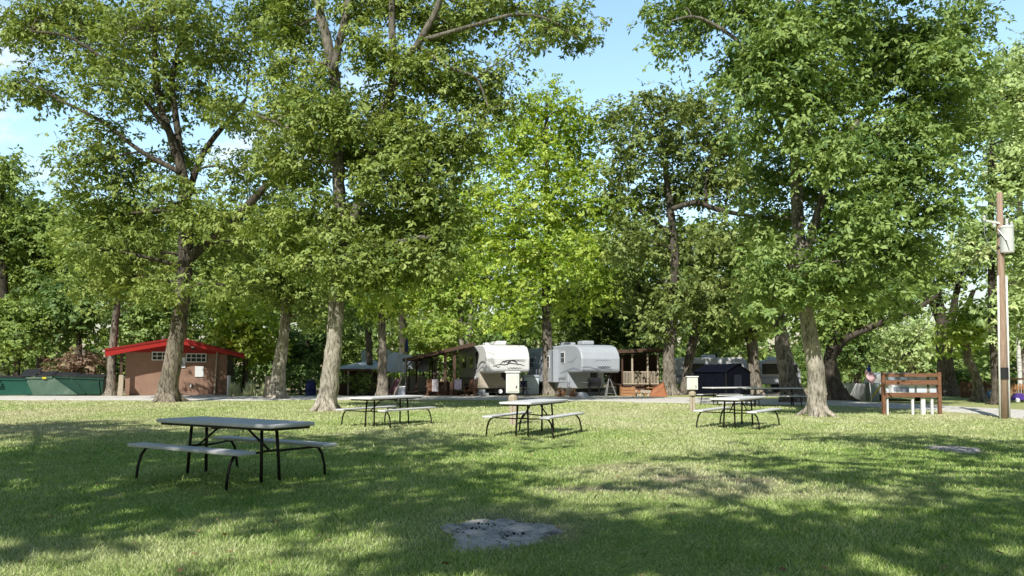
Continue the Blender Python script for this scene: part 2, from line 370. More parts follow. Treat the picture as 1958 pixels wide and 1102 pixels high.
def litter():
    n = 1500; x = rng.uniform(-16, 16, n); y = 4.7+26*rng.random(n)**1.5; k = np.abs(x) < y*.72+1; x, y = x[k], y[k]; n = len(x)
    a = rng.uniform(0, 2*PI, n); L_ = rng.uniform(.03, .075, n); d = np.stack([np.cos(a), np.sin(a), rng.normal(0,.25,n)], 1); s_ = np.stack([-np.sin(a), np.cos(a), rng.normal(0,.35,n)], 1)
    P = np.stack([x, y, np.full(n, .022)+rng.uniform(0,.018,n)], 1); L2 = L_[:,None]
    T = np.stack([P, P+d*L2*.5+s_*L2*.28, P+d*L2, P+d*L2*.5-s_*L2*.28], 1).reshape(-1,3)
    m = mat('fallen leaf', (.34,.22,.10), .8, var=.5, scale=.9)
    tag(raw_mesh('fallen_leaves', T, 4, m), 'dry brown leaves scattered over the lawn', 'leaf litter', kind='stuff')
litter()
# ---------------------------------------------------------------- materials of the built things
M_top = mat('weathered light plastic', (.80,.79,.79), .5, var=.05, scale=4, bump=.25, bscale=220, stain=(.62,.61,.59), stain_amt=.5)
M_leg = mat('dark bronze tube', (.035,.028,.024), .45, .3, var=.25, scale=8)
M_white = mat('white paint', (.86,.86,.85), .5, var=.05, scale=3, stain=(.55,.54,.50), stain_amt=.35)
M_gel = mat('white fibreglass siding', (.86,.85,.83), .35, var=.04, scale=2, stain=(.62,.60,.55), stain_amt=.3)
M_grey = mat('silver grey fibreglass', (.46,.49,.54), .35, var=.05, scale=2, stain=(.48,.49,.50), stain_amt=.3)
M_beige = mat('beige siding', (.60,.53,.42), .6, var=.06, scale=2, stain=(.42,.36,.28), stain_amt=.3)
M_glass = mat('dark window glass', (.02,.024,.03), .08, var=.2, scale=1, spec=.6)
M_black = mat('black rubber', (.022,.022,.024), .7, var=.2)
M_blackm = mat('black painted steel', (.02,.02,.022), .4, .2, var=.2)
M_steel = mat('galvanised steel', (.45,.46,.47), .4, .7, var=.12)
M_red = mat('red painted roof metal', (.42,.022,.020), .45, var=.14, scale=3, stain=(.30,.03,.025), stain_amt=.5)
M_brickw = mat('brown painted block wall', (.34,.205,.145), .85, var=.12, scale=2.5, bump=.3, bscale=18, stain=(.27,.145,.10), stain_amt=.6)
M_wood = mat('reddish stained wood', (.235,.115,.065), .75, var=.35, scale=3, stretch=(1,1,6), bump=.3, bscale=30, stain=(.16,.055,.025), stain_amt=.7)
M_wood2 = mat('orange cedar boards', (.40,.20,.09), .75, var=.25, scale=4, stretch=(6,6,1), bump=.3)
M_wooddk = mat('dark brown timber', (.085,.048,.030), .7, var=.3, scale=4, bump=.3)
M_tan = mat('weathered tan post', (.50,.42,.32), .8, var=.18, scale=5, stretch=(5,5,1), bump=.4)
M_pole = mat('utility pole wood', (.42,.29,.215), .85, var=.3, scale=3, stretch=(9,9,.7), bump=.5, stain=(.55,.44,.36), stain_amt=.6)
M_fence = mat('brown picket wood', (.20,.095,.05), .8, var=.3, scale=4, bump=.3)
M_green = mat('green painted steel', (.012,.060,.040), .5, var=.2, scale=2.5, stain=(.05,.10,.06), stain_amt=.6, bump=.1, bscale=8)
M_palegr = mat('sunlit pale green steel', (.09,.16,.115), .55, var=.2, scale=2, stain=(.24,.30,.24), stain_amt=.8, bump=.15, bscale=6)  # paler green stands for the light on its slanted face
M_teal = mat('bright green steel', (.010,.085,.056), .5, var=.15, scale=2, stain=(.02,.12,.08), stain_amt=.5)
M_navy = mat('navy tent fabric', (.005,.006,.014), .9, var=.4, scale=2.5, bump=.6, bscale=5, spec=.1)
M_blue = mat('blue plastic', (.012,.025,.12), .45, var=.2)
M_canvas = mat('blue grey canopy fabric', (.60,.69,.75), .7, var=.08, scale=2, bump=.2, bscale=5)
M_tarp = mat('white tarpaulin', (.80,.81,.83), .6, var=.06, scale=2, bump=.5, bscale=4)
M_orange = mat('orange tarpaulin', (.36,.13,.05), .6, var=.2, scale=3, bump=.5, bscale=6)
M_decal = mat('dark grey decal', (.05,.05,.065), .4, var=.1)
M_decal2 = mat('blue grey decal', (.30,.33,.40), .4, var=.1)
M_ash = mat('pale fire ash', (.62,.575,.53), .95, var=.25, scale=9, bump=.8, bscale=40, stain=(.06,.055,.055), stain_amt=.9)
M_char = mat('charcoal', (.025,.024,.025), .9, var=.4, scale=20, bump=.8)
M_yellow = mat('yellow plastic', (.75,.62,.03), .5, var=.1)
M_ins = mat('porcelain', (.70,.70,.68), .3, var=.05)
M_signblue = mat('sign blue', (.02,.06,.30), .5, var=.05)
M_panel = mat('pale board panel', (.72,.78,.85), .4, var=.12, scale=2, stain=(.80,.82,.85), stain_amt=.8)
M_roofdk = mat('dark roll roofing', (.06,.055,.055), .85, var=.3, scale=4, bump=.3)
M_blackcap = M_black
LANTERN = mat('frosted white box', (.76,.74,.66), .5, var=.05)

# ---------------------------------------------------------------- picnic tables
def rrect(w, h, r, n=6):
    out = []
    for cx, cy, a0 in ((w/2-r, h/2-r, 0), (-w/2+r, h/2-r, PI/2), (-w/2+r, -h/2+r, PI), (w/2-r, -h/2+r, 1.5*PI)):
        out += [(cx+r*math.cos(a0+PI/2*i/n), cy+r*math.sin(a0+PI/2*i/n)) for i in range(n+1)]
    return out
TL = 2.36
def make_table():
    t = thing('picnic_table', 'x', 'picnic table')
    m = MB(); m.prism(rrect(TL, .76, .09), .700, .748, 'z'); m.build('tabletop', M_top, t, bevel=.014)
    m = MB(); m.prism(rrect(TL-.1, .66, .06), .668, .702, 'z'); m.box((0,0,.66), (.10,.60,.02)); m.build('tabletop_rim', M_leg, t)
    for s in (-1, 1):
        m = MB(); m.prism([(x, y+s*.66) for x, y in rrect(TL-.06, .255, .05)], .405, .445, 'z'); m.build('bench', M_top, t, bevel=.010)
    for sx in (-1, 1):
        x0 = sx*.73
        for sy in (-1, 1):
            m = MB(); m.tube([(x0-sx*.02, sy*.115, .69), (x0, sy*.13, .40), (x0+sx*.02, sy*.145, -.03)], .021, 10); m.build('leg', M_leg, t, smooth=True)
            m = MB(); m.tube([(x0+sx*.16, sy*.60, .40), (x0+sx*.165, sy*.665, .385), (x0+sx*.17, sy*.725, .30), (x0+sx*.175, sy*.765, .15), (x0+sx*.175, sy*.78, -.03)], .019, 10)
            m.tube([(x0+sx*.16, sy*.62, .395), (x0+sx*.05, sy*.35, .385), (x0, sy*.13, .375)], .015, 8); m.build('bench_leg', M_leg, t, smooth=True)
        m = MB(); m.tube([(x0, -.14, .385), (x0, .14, .385)], .016, 8)
        m.tube([(x0, 0, .385), (sx*.27, 0, .66)], .015, 8); m.tube([(sx*.27, -.06, .655), (sx*.27, .06, .655)], .022, 8); m.build('brace', M_leg, t, smooth=True)
    return t
tb = make_table()
TAB = [((-3.68,10.45), -33, 'large grey topped picnic table in deep shade, nearest to the viewer'),
       ((-3.27,20.8), 62, 'grey topped picnic table in half shade in front of the pale twin trunks'),
       ((.52,17.7), 66, 'sunlit white topped picnic table standing end on beside a box on a wooden post'),
       ((5.75,20.1), 57, 'sunlit picnic table alone on bright grass in front of the navy tent'),
       ((9.25,33.6), 24, 'far picnic table by the gravel road, left one of the dark pair'),
       ((10.65,32.2), -6, 'far picnic table beside the leaning trunk, right one of the dark pair')]
for i, ((x, y), a, lb) in enumerate(TAB):
    o = tb if i == 0 else copy_tree(tb)
    o.location = (x, y, 0); o.rotation_euler.z = R(a); tag(o, lb, 'picnic table', 'folding picnic tables on the lawn')

# ---------------------------------------------------------------- fire pits
def pit(px, py, rx, ry, label, n):
    g = G(px, py); t = thing('fire_pit', label, 'fire pit', g)
    m = MB(); v = [(0,0,.012)]; K = 40; Rn = 7
    for r in range(1, Rn+1):
        for k in range(K):
            a = 2*PI*k/K; q = r/Rn*(1+(.16*math.sin(3*a+1)+.11*math.sin(5*a+px)+.08*math.sin(9*a+2)+.05*math.sin(17*a))*r/Rn)
            v.append((math.cos(a)*rx*q, math.sin(a)*ry*q, (.012+random.uniform(-.006,.010)) if r < Rn else -.02))
    f = [(0, 1+k, 1+(k+1) % K) for k in range(K)]
    for r in range(Rn-1):
        for k in range(K): f.append((1+r*K+k, 1+(r+1)*K+k, 1+(r+1)*K+(k+1) % K, 1+r*K+(k+1) % K))
    m.add(v, f); m.build('ash_bed', M_ash, t, smooth=True)
    m = MB()
    for k in range(n):
        a = random.gauss(2.2, 1.0) if k % 4 else random.gauss(5.0, .5); q = random.uniform(.15,.85); sz = random.uniform(.004,.009)*(2.2 if random.random() < .08 else 1)
        m.box((math.cos(a)*rx*q, math.sin(a)*ry*q*.9+(.12 if k % 3 else -.2)*ry, .014+sz*.3), (sz*random.uniform(1,2.4), sz, sz*.8), random.uniform(0,PI), random.uniform(-.5,.5), random.uniform(-.5,.5))
    tag(m.build('charcoal_bits', M_char, t), kind='stuff')
pit(955,1018,.50,.62,'grey ash fire pit with charcoal bits sunk in the foreground grass',110)
pit(1825,858,.40,.55,'small pale ash fire pit in the shade in front of the sign frame',60)

# ---------------------------------------------------------------- washhouse
DW = 46.; kW = DW/F
def wx(px): return (px-337)*kW*.92
def wz(py): return (gy(DW)-py)*kW
t = thing('washhouse', 'small brown block washhouse with a red gabled roof', 'building', (X(337,DW), DW, 0), R(22))
x0, x1, zw = wx(241), wx(435), wz(676)
m = MB(); m.prism([(x0,-.05),(x1,-.05),(x1,zw),(wx(337),wz(655)),(x0,zw)], 0, 6.5); m.build('wall', M_brickw, t)
# red gable siding, vertical boards, over the wall
m = MB(); gl = [(wx(246),wz(674)),(wx(432),wz(677)),(wx(432),wz(668)),(wx(340),wz(651)),(wx(246),wz(665))]
m.prism(gl, -.05, -.003); n = 46
for i in range(n):
    xx = x0+.1+(x1-x0-.2)*i/(n-1); f_ = abs((xx-wx(340))/(x1-x0)*2); top = wz(652+15*min(1,f_))-.02
    m.box((xx, -.058, (wz(675.5)+top)/2), (.02, .018, max(.05, top-wz(675.5))))
m.build('gable_siding', M_red, t)
m = MB()
ridge = (wx(340), wz(646.5)); el = (wx(206), wz(670)); er = (wx(468), wz(677))
m.prism([el, ridge, (ridge[0], ridge[1]-.16), (el[0], el[1]-.16)], -.95, 7.0); m.prism([ridge, er, (er[0], er[1]-.16), (ridge[0], ridge[1]-.16)], -.95, 7.0)
m.build('roof', M_red, t)
m = MB(); m.prism([(el[0],el[1]+.02), (ridge[0],ridge[1]+.02), (ridge[0],ridge[1]-.36), (wx(243),wz(675.5)), (el[0]+.05,el[1]-.42)], -1.0, -.953)
m.prism([(ridge[0],ridge[1]+.02), (er[0],er[1]+.02), (er[0],er[1]-.26), (wx(437),wz(678)), (ridge[0],ridge[1]-.36)], -1.0, -.953); m.build('fascia', M_red, t)
m = MB(); y_ = -1.018
for a_, b_ in ((el,ridge),(ridge,er)): m.beam((a_[0],y_,a_[1]-.05),(b_[0],y_,b_[1]-.05), .035, .10)
m.build('drip_edge', mat('dark red trim', (.26,.016,.016), .5, var=.2), t)
m = MB()
for i in range(34):
    a = el if i < 17 else ridge; b_ = ridge if i < 17 else er; u = (i % 17)/17
    m.box((a[0]+(b_[0]-a[0])*u, 3.0, a[1]+(b_[1]-a[1])*u+.012), (.03, 7.8, .03))
m.build('roof_seams', M_red, t)
m = MB(); m.box((wx(200)+.15, -.3, wz(680)), (.06,.9,.30), 0, 0, .25); m.box((el[0]-.06, 3, el[1]-.10), (.12, 8, .12)); m.build('gutter', M_tan, t)
def pane_window(parent, xc, zc, w_, h_, nx_, nz_, y=-.02):
    f = MB(); b = .05
    for s in (-1,1):
        f.box((xc+s*(w_/2-b/2), y-.03, zc), (b, .09, h_)); f.box((xc, y-.031, zc+s*(h_/2-b/2)), (w_-2*b, .09, b))
    for i in range(1, nx_): f.box((xc-w_/2+w_*i/nx_, y-.025, zc), (.035, .05, h_-2*b))
    for i in range(1, nz_): f.box((xc, y-.026, zc-h_/2+h_*i/nz_), (w_-2*b, .047, .035))
    fo = f.build('window', M_white, parent)
    g = MB(); g.box((xc, y-.006, zc), (w_-2*b+.002, .012, h_-2*b+.002)); g.build('pane', M_glass, fo)
pane_window(t, wx(309), wz(681.5), 1.12, .50, 4, 2); pane_window(t, wx(374), wz(684.5), 1.12, .52, 4, 2)
m = MB(); m.box((wx(347.5), -.03, wz(693.5)), (.31,.04,.60)); so = m.build('symbol_sign', M_white, t)
m = MB(); c = Vector((wx(347.7), -.055, wz(697)))
m.tube([c+Vector((.085*math.cos(a), 0, .085*math.sin(a)-.03)) for a in np.linspace(R(110), R(360), 14)], .014, 6)
m.tube([c+Vector((-.02,0,.14)), c+Vector((-.02,0,.03)), c+Vector((.06,0,.02)), c+Vector((.10,0,-.09))], .016, 6); m.box(c+Vector((-.02,0,.175)), (.045,.012,.045)); m.build('symbol', M_signblue, so)
m = MB(); m.box((wx(380.5), -.03, wz(711)), (.47,.04,.62)); m.build('notice_board', M_white, t, bevel=.01)
m = MB(); m.lathe([(.0,-.09),(.085,-.07),(.115,0),(.085,.07),(0,.09)], (wx(367), -.17, wz(663)), 14); lo_ = m.build('wall_lamp', LANTERN, t, smooth=True)
m = MB(); m.box((wx(367), -.10, wz(667.5)), (.16,.12,.08)); m.build('lamp_bracket', M_blackm, lo_)
m = MB(); m.tube([(wx(415),-.10,wz(671)),(wx(414),-.10,wz(690)),(wx(411),-.10,wz(757)+.02)], .045, 8)
for q in (690,722): m.box((wx(413), -.06, wz(q)), (.16,.10,.05))
m.build('downspout', M_tan, t, smooth=False)
m = MB(); m.box((wx(364.5), -.05, wz(737)), (.10,.10,.20)); m.tube([(wx(364.5),-.08,wz(737)),(wx(364.5),-.2,wz(738)),(wx(364.5),-.2,wz(741))], .02, 6); m.build('tap', M_ins, t)
m = MB(); m.lathe([(.05,0),(.05,.35),(.09,.36),(.09,.42),(.0,.44)], (wx(307), 2.2, wz(655)), 10); m.build('vent_pipe', M_steel, t)
m = MB(); m.prism([(wx(229.5),-.05),(wx(239),-.05),(wx(240),wz(717)),(wx(232),wz(717))], -.9, -.55); m.build('wing_wall', M_tan, t)
m = MB(); m.box((wx(235), -.6, wz(697)), (.14,.14,wz(676)-wz(717)-.02)); m.build('roof_post', M_wooddk, t)
m = MB(); m.box((wx(345), -.55, .015), (wx(470)-wx(222), 1.0, .07)); m.build('plinth', mat('old concrete', (.55,.53,.50), .9, var=.15, scale=4, bump=.4), t)
m = MB(); m.tube([(0,0,-.05),(0,0,1.12)], .10, 10); m.lathe([(.12,0),(.12,.05),(0,.09)], (0,0,1.12), 10)
tag(m.build('guard_post', M_white, None, loc=(X(437,45.2),45.2,0)), 'white guard post at the right corner of the washhouse', 'post')
m = MB(); m.box((0,0,.55), (.22,.2,1.25), 0, 0, .12); tag(m.build('wooden_post', M_tan, None, loc=(X(510,42.5),42.5,0)), 'short tan leaning post between the reeds and the pale trunk', 'post')

# ---------------------------------------------------------------- dumpsters
def dumpster(label, d, poly, bm, ribs, pockets=(), sticker=None, lid_open=0, depth=1.7):
    k = d/F; cx = sum(p[0] for p in poly)/len(poly); base = Vector((X(cx,d), d, 0)); t = thing('dumpster', label, 'dumpster', base, R(20), 'green dumpsters beside the washhouse')
    P = [((px-cx)*k, max(.06,(gy(d)-py)*k)) for px, py in poly]   # tl, tr, br, bl
    m = MB(); m.prism(P, 0, depth); m.build('body', bm, t, bevel=.03)
    tl, tr, br, bl = P
    m = MB(); m.beam((tl[0]-.03,-.03,tl[1]-.05),(tr[0]+.03,-.03,tr[1]-.05), .07, .11); m.build('rim', bm, t, bevel=.01)
    m = MB()
    for u in ribs:
        a = Vector((tl[0]+(tr[0]-tl[0])*u, -.035, tl[1]+(tr[1]-tl[1])*u-.12)); b_ = Vector((bl[0]+(br[0]-bl[0])*u, -.035, .14)); m.beam(a, b_, .07, .09)
    if ribs: m.build('rib', bm, t, bevel=.01)
    for u in pockets:
        m = MB(); a = tl[0]+(tr[0]-tl[0])*u; m.box((a, -.10, tl[1]*.62), (.5,.16,.20)); m.box((a, -.07, tl[1]*.80), (.16,.10,.40)); m.build('fork_pocket', bm, t, bevel=.02)
    for s in (0,1):
        a = Vector(((tl[0]*(1-s/2)+tr[0]*s/2)-.04, 0, 0)); q0 = s*.5; q1 = q0+.5
        xa, za = tl[0]+(tr[0]-tl[0])*q0, tl[1]+(tr[1]-tl[1])*q0; xb, zb = tl[0]+(tr[0]-tl[0])*q1, tl[1]+(tr[1]-tl[1])*q1
        h = lid_open*(1 if s == 0 else .5)
        m = MB(); m.add([(xa-.02,-.10,za+.02),(xb+.02,-.10,zb+.02+h*.1),(xb+.02,depth+.05,zb+.10+h),(xa-.02,depth+.05,za+.10+h),(xa-.02,-.10,za+.06),(xb+.02,-.10,zb+.06+h*.1),(xb+.02,depth+.05,zb+.14+h),(xa-.02,depth+.05,za+.14+h)],
            [(0,1,2,3),(4,5,6,7),(0,1,5,4),(1,2,6,5),(2,3,7,6),(3,0,4,7)]); m.build('lid', M_black, t, bevel=.012)
    if sticker:
        m = MB(); m.box(((sticker[0]-cx)*k, -.09, (gy(d)-sticker[1])*k), (.20,.012,.10)); m.build('sticker', M_yellow, t)
    for s in (.08,.92):
        m = MB(); m.lathe([(.0,-.03),(.07,-.03),(.07,.03),(0,.03)], (0,0,0), 10); o = m.build('caster', M_black, t, loc=(bl[0]+(br[0]-bl[0])*s, .2, .06)); o.rotation_euler = (0, PI/2, 0)
dumpster('bright green dumpster cut off by the left photo edge', 44.8, [(-62,722),(40,724),(54,756),(-56,756)], M_teal, (.25,), (.55,))
dumpster('sunlit pale green dumpster with a raised black lid, middle of the three', 45.6, [(41,722),(96,720),(141,756),(53,756)], M_palegr, (), (), (84,723), .35, 1.9)
dumpster('dark green dumpster standing next to the grey tree trunk', 46.4, [(98,719),(193,723),(192,757),(140,757)], M_green, (.42,.9), (), None, .1, 1.7)

# ---------------------------------------------------------------- hookup boxes on wooden posts
def hookup(label, px, d, boxw, z0, z1, ztop):
    t = thing('power_pedestal', label, 'power box', (X(px,d),d,0), R(-6), 'white boxes on wooden posts')
    for s in (-1,1):
        m = MB(); m.box((s*.048, 0, z0/2-.05), (.085,.10,z0+.06)); m.build('post', M_tan, t, bevel=.008)
    m = MB(); m.lathe([(.13,z0-.20),(.13,z0-.10),(.09,z0-.04),(.07,z0)], (0,0,0), 10); m.build('collar', M_tan, t, smooth=False)
    m = MB(); m.box((0,0,(z0+z1)/2), (boxw, boxw*.8, z1-z0)); m.build('box', M_white, t, bevel=.015)
    m = MB(); m.box((0,-boxw*.4-.008,(z0+z1)/2), (boxw*.78,.012,(z1-z0)*.86)); dd_ = m.build('door', LANTERN, t, bevel=.004)
    m = MB(); m.box((boxw*.3,-boxw*.4-.022,(z0+z1)/2-.1), (.025,.018,.06)); m.build('latch', M_blackm, dd_)
    m = MB(); m.box((0,0,z1+.022), (boxw+.06,boxw*.8+.06,.04)); m.build('cap', M_white, t, bevel=.012)
hookup('white power box on a tan post behind the sunlit end on picnic table', 981, 20.9, .345, .83, 1.36, 1.36)
hookup('white power box on a tan post in front of the navy tent', 1324, 28.0, .37, .76, 1.20, 1.25)

# ---------------------------------------------------------------- utility pole
d = 23.6; k = d/F; t = thing('utility_pole', 'tall brown wooden utility pole with a white transformer', 'utility pole', (X(1919,d),d,0))
def uz(py): return Zof(py, d)
lean = .014
m = MB(); m.tube([(0,0,-.2),(lean*2.5,0,2.5),(lean*4.6,0,4.6),(lean*6.9,0,uz(369))], [.125,.115,.10,.078], 14); m.build('shaft', M_pole, t, smooth=True)
for s in (-1,1):
    m = MB(); m.tube([(s*.14,-.06,-.1),(s*.135+lean*2.5,-.06,2.5),(s*.125+lean*4.2,-.06,uz(528))], .03, 8); m.build('conduit', M_white, t, smooth=True)
m = MB(); m.lathe([(.150,0),(.150,.34)], (lean*1.3,-.005,uz(725)), 16); m.build('band', M_black, t)
for q in (.3,.36): pass
tr_ = Vector((.19, -.12, 0)); zb, zt = uz(485), uz(436)
m = MB(); m.lathe([(.0,zb),(.185,zb+.005),(.19,zb+.03),(.19,zt-.04),(.20,zt-.035),(.20,zt),(.14,zt+.045),(0,zt+.05)], tr_, 20); tf = m.build('transformer', mat('pale grey enamel', (.70,.71,.71), .35, var=.04), t, smooth=False)
for bx, h in ((.02,.24),(.16,.15)):
    m = MB(); z = zt+.02; m.lathe([(.055,z),(.055,z+.05),(.035,z+.06),(.055,z+.09),(.035,z+.11),(.045,z+h-.03),(.02,z+h)], tr_+Vector((bx,.0,0)), 10); m.build('insulator', M_ins, tf)
for q in (-.18,.18): m = MB(); m.box((.05,-.09,(zb+zt)/2+q), (.2,.06,.05)); m.build('bracket', M_steel, t)
m = MB(); m.beam((-.38,-.05,uz(423)),(.05,-.05,uz(428)), .05, .06); m.lathe([(.04,0),(.05,.05),(.03,.08),(.05,.12),(.02,.16)], (-.42,-.05,uz(423)), 8); m.lathe([(.04,0),(.05,.05),(.03,.08),(.05,.12),(.02,.16)], (-.16,-.1,uz(436)), 8); m.build('fuse_arm', M_ins, t)
m = MB(); m.tube([(-.42,-.05,uz(424)),(-.46,-.1,uz(450)),(-.33,-.12,uz(472)),(-.06,-.14,uz(490))], .012, 6); m.tube([(-.06,-.12,uz(440)),(.06,-.30,uz(462)),(.14,-.31,uz(482))], .012, 6); m.build('jumper_cable', M_steel, t)
m = MB()
for py, dy in ((383,6),(388,4),(440,2)): m.tube([(lean*6.5,0,uz(py)),(3.,1.,uz(py+dy)),(9.,3.,uz(py+dy))], .012, 5)
m.build('power_line', M_black, t)
m = MB(); a = Vector((lean*4.5,0,uz(430))); g = G(1661,769); e = Vector((g.x-t.location.x, g.y-t.location.y, 0)); m.tube([a, e], .012, 5); gw = m.build('guy_wire', M_steel, t)
m = MB(); m.tube([e, e.lerp(a, .17)], .032, 8); m.build('guy_guard', M_yellow, gw)

# ---------------------------------------------------------------- sign frame
d = 25.7; k = d/F; cx = 1743; t = thing('sign_frame', 'reddish brown wooden sign frame with three rails over pale boards', 'sign', (X(cx,d),d,0), R(0))
def sx(px): return (px-cx)*k
def sz(py): return Zof(py, d)
for px in (1690.5, 1797):
    m = MB(); m.box((sx(px),0,sz(712)/2-.05), (.105,.105,sz(712)+.1)); m.build('post', M_wood, t, bevel=.008)
for ya, yb in ((714,721),(727,736),(751,760)):
    m = MB(); m.box((sx(1743.7),-.02,(sz(ya)+sz(yb))/2), ((1797-1690.5)*k-.12,.05,sz(ya)-sz(yb))); m.build('rail', M_wood, t, bevel=.006)
for px, w_, ya, yb in ((1698,10,721,753),(1747.5,10,722,752),(1766.5,19,720,752),(1788,13,722,752)):
    m = MB(); m.box((sx(px),.10,(sz(ya)+sz(yb))/2), (w_*k,.03,sz(ya)-sz(yb))); m.build('board', M_panel, t, bevel=.004)
for px, w_, ya in ((1747,4.2,760),(1767,7.5,757),(1784,4,757),(1699,3,757)):
    m = MB(); m.box((sx(px),.06,sz(ya)/2-.04), (w_*k,.07,sz(ya)+.08)); m.build('board_post', M_white, t, bevel=.004)
# ---------------------------------------------------------------- fifth wheel trailers
def ribbon(pts, wd, y=None, x=None):
    """flat decal strip on a plane; pts (u,z); y fixed -> front face, x fixed -> side face"""
    m = MB(); v = []
    for i, p in enumerate(pts):
        a, b_ = pts[max(i-1,0)], pts[min(i+1,len(pts)-1)]; dx, dz = b_[0]-a[0], b_[1]-a[1]; L_ = math.hypot(dx, dz) or 1
        ww = wd*(.35+.65*math.sin(PI*(i+.5)/len(pts)))
        for s in (-1,1):
            u, z = p[0]-s*dz/L_*ww/2, p[1]+s*dx/L_*ww/2
            v.append((u, y, z) if y is not None else (x, u, z))
    m.add(v, [(2*i, 2*i+1, 2*i+3, 2*i+2) for i in range(len(pts)-1)]); return m
def trailer(label, px, d, rot, wd, body_m, lower_m, ln=9., slide=False, decals=(), h=3.0, front_window=False):
    t = thing('fifth_wheel_trailer', label, 'trailer', (X(px,d),d,0), rot, 'white camping trailers')
    hw = wd/2
    prof = [(.14,1.36),(.02,1.5),(0,2.15),(.14,2.5),(.48,2.82),(1.0,h-.05),(2.0,h),(ln,h-.06),(ln,1.0),(2.3,1.0),(2.05,1.36)]
    m = MB(); m.prism(prof, -hw, hw, 'x'); m.build('body', body_m, t, bevel=.13, seg=4, smooth=False)
    m = MB(); m.prism([(2.08,1.40),(2.08,.42),(ln-.02,.42),(ln-.02,1.40)], -hw+.03, hw-.03, 'x'); m.build('lower_body', lower_m, t, bevel=.04)
    m = MB(); m.box((0,(ln+2.2)/2,.30), (wd-.25, ln-2.4, .22)); m.build('chassis', M_blackm, t)
    for y, s in ((1.9,.36),(4.6,.28)):
        m = MB(); m.box((-.1,y,h+.11), (.72,.85,.24)); m.build('roof_unit', body_m if body_m is M_grey else M_white, t, bevel=.06)
    m = MB(); m.box((.6,3.2,h+.04), (.4,.4,.10)); m.build('roof_vent', M_white, t, bevel=.02)
    for sx_ in (-1,1):
        m = MB(); m.beam((sx_*(hw-.35),2.2,-.02),(sx_*(hw-.35),2.2,.55), .09, .09); m.box((sx_*(hw-.35),2.2,.01), (.24,.24,.04)); m.build('jack', M_blackm, t)
        for y in (ln-3.3, ln-2.4):
            m = MB(); m.lathe([(.18,-.10),(.34,-.10),(.36,-.05),(.36,.05),(.34,.10),(.18,.10)], (0,0,0), 20); o = m.build('wheel', M_black, t, loc=(sx_*(hw-.12),y,.34)); o.rotation_euler = (0,PI/2,0)
            m = MB(); m.lathe([(0,-.06),(.19,-.08),(.19,.08),(0,.06)], (0,0,0), 14); m.build('rim', M_steel, o)
    m = MB(); m.box((0,.95,1.22), (.34,.34,.30)); m.beam((0,.95,1.2),(0,.95,.92), .12,.12); m.build('hitch', M_blackm, t)
    # windows of the left side
    for y, z, wy, wz_ in ((2.75,2.25,.5,.62),(4.3,2.0,1.0,.7),(6.9,2.0,1.0,.6)):
        xx = -hw-(.45 if slide and 3.4 < y < 7.6 else 0)
        m = MB(); m.box((xx-.012,y,z), (.03,wy+.08,wz_+.08)); f = m.build('window', M_blackm if body_m is M_gel else M_white, t, bevel=.01)
        m = MB()
        for s in (-1,1): m.box((xx-.032,y,z+s*wz_/4), (.016,wy,wz_/2-.04))
        m.build('pane', M_glass, f)
    if slide:
        m = MB(); m.box((-hw-.22,5.5,1.75), (.46,4.2,1.95)); m.build('slide_out', body_m, t, bevel=.03)
        m = MB()
        for y in (3.36,7.64): m.box((-hw-.452,y,1.75), (.03,.07,2.0))
        m.box((-hw-.453,5.5,.80), (.03,4.2,.05)); m.build('trim', M_steel, t)
    else:
        m = MB(); m.box((-hw-.012,3.55,1.55), (.035,.72,1.9)); o = m.build('door', M_white, t, bevel=.01); m = MB(); m.box((-hw-.05,3.28,1.5), (.04,.05,.16)); m.build('handle', M_blackm, o)
    m = MB()
    for s in (-1,1): m.box((s*(hw+.004),(ln+2.3)/2,1.02), (.012,ln-2.6,.06)); 
    m.build('moulding', M_decal2, t)
    for pts, ww, mt, face in decals:
        q = ribbon(pts, ww, y=-.006) if face == 'f' else ribbon(pts, ww, x=-hw-.006)
        q.build('decal', mt, t)
    return t
def arc(cx, cz, rx, rz, a0, a1, n=14): return [(cx+rx*math.cos(R(a0+(a1-a0)*i/n)), cz+rz*math.sin(R(a0+(a1-a0)*i/n))) for i in range(n+1)]
def script(x, z, w_, h_, n, seed):
    r = random.Random(seed); return [(x+w_*i/n, z+h_*math.sin(i*1.9+r.random())*(.5 if i > 2 else 1)) for i in range(n+1)]
trailer('white fifth wheel trailer with dark mountain artwork on its nose, left one', 972, 45.2, R(14), 2.56, M_gel, M_beige, decals=[
  (arc(.05,1.72,.55,.34,10,170),.05,M_decal,'f'),(arc(.25,1.70,.32,.36,20,165),.07,M_decal,'f'),([(-.75,1.78),(-.5,1.83),(-.2,1.80),(.1,1.9),(.4,1.86),(.75,1.82),(.95,1.74)],.05,M_decal,'f'),
  (script(-.1,1.62,.9,.05,16,3),.03,M_decal,'f'),(script(-.35,1.98,.5,.07,9,5),.05,M_decal,'f'),([(-.9,1.70),(-.75,1.75),(-.62,1.66),(-.5,1.71)],.04,M_decal,'f'),
  (script(.2,2.08,.85,.035,20,8),.04,M_decal,'f'),([(.25,2.0),(.6,2.02),(1.0,1.98)],.02,M_decal,'f'),
  ([(.3,1.9),(1.0,2.0),(1.8,1.9),(2.6,1.6),(3.4,1.55)],.09,M_decal,'s'),([(.4,1.6),(1.2,1.7),(2.2,1.5),(3.2,1.3)],.07,M_decal2,'s')])
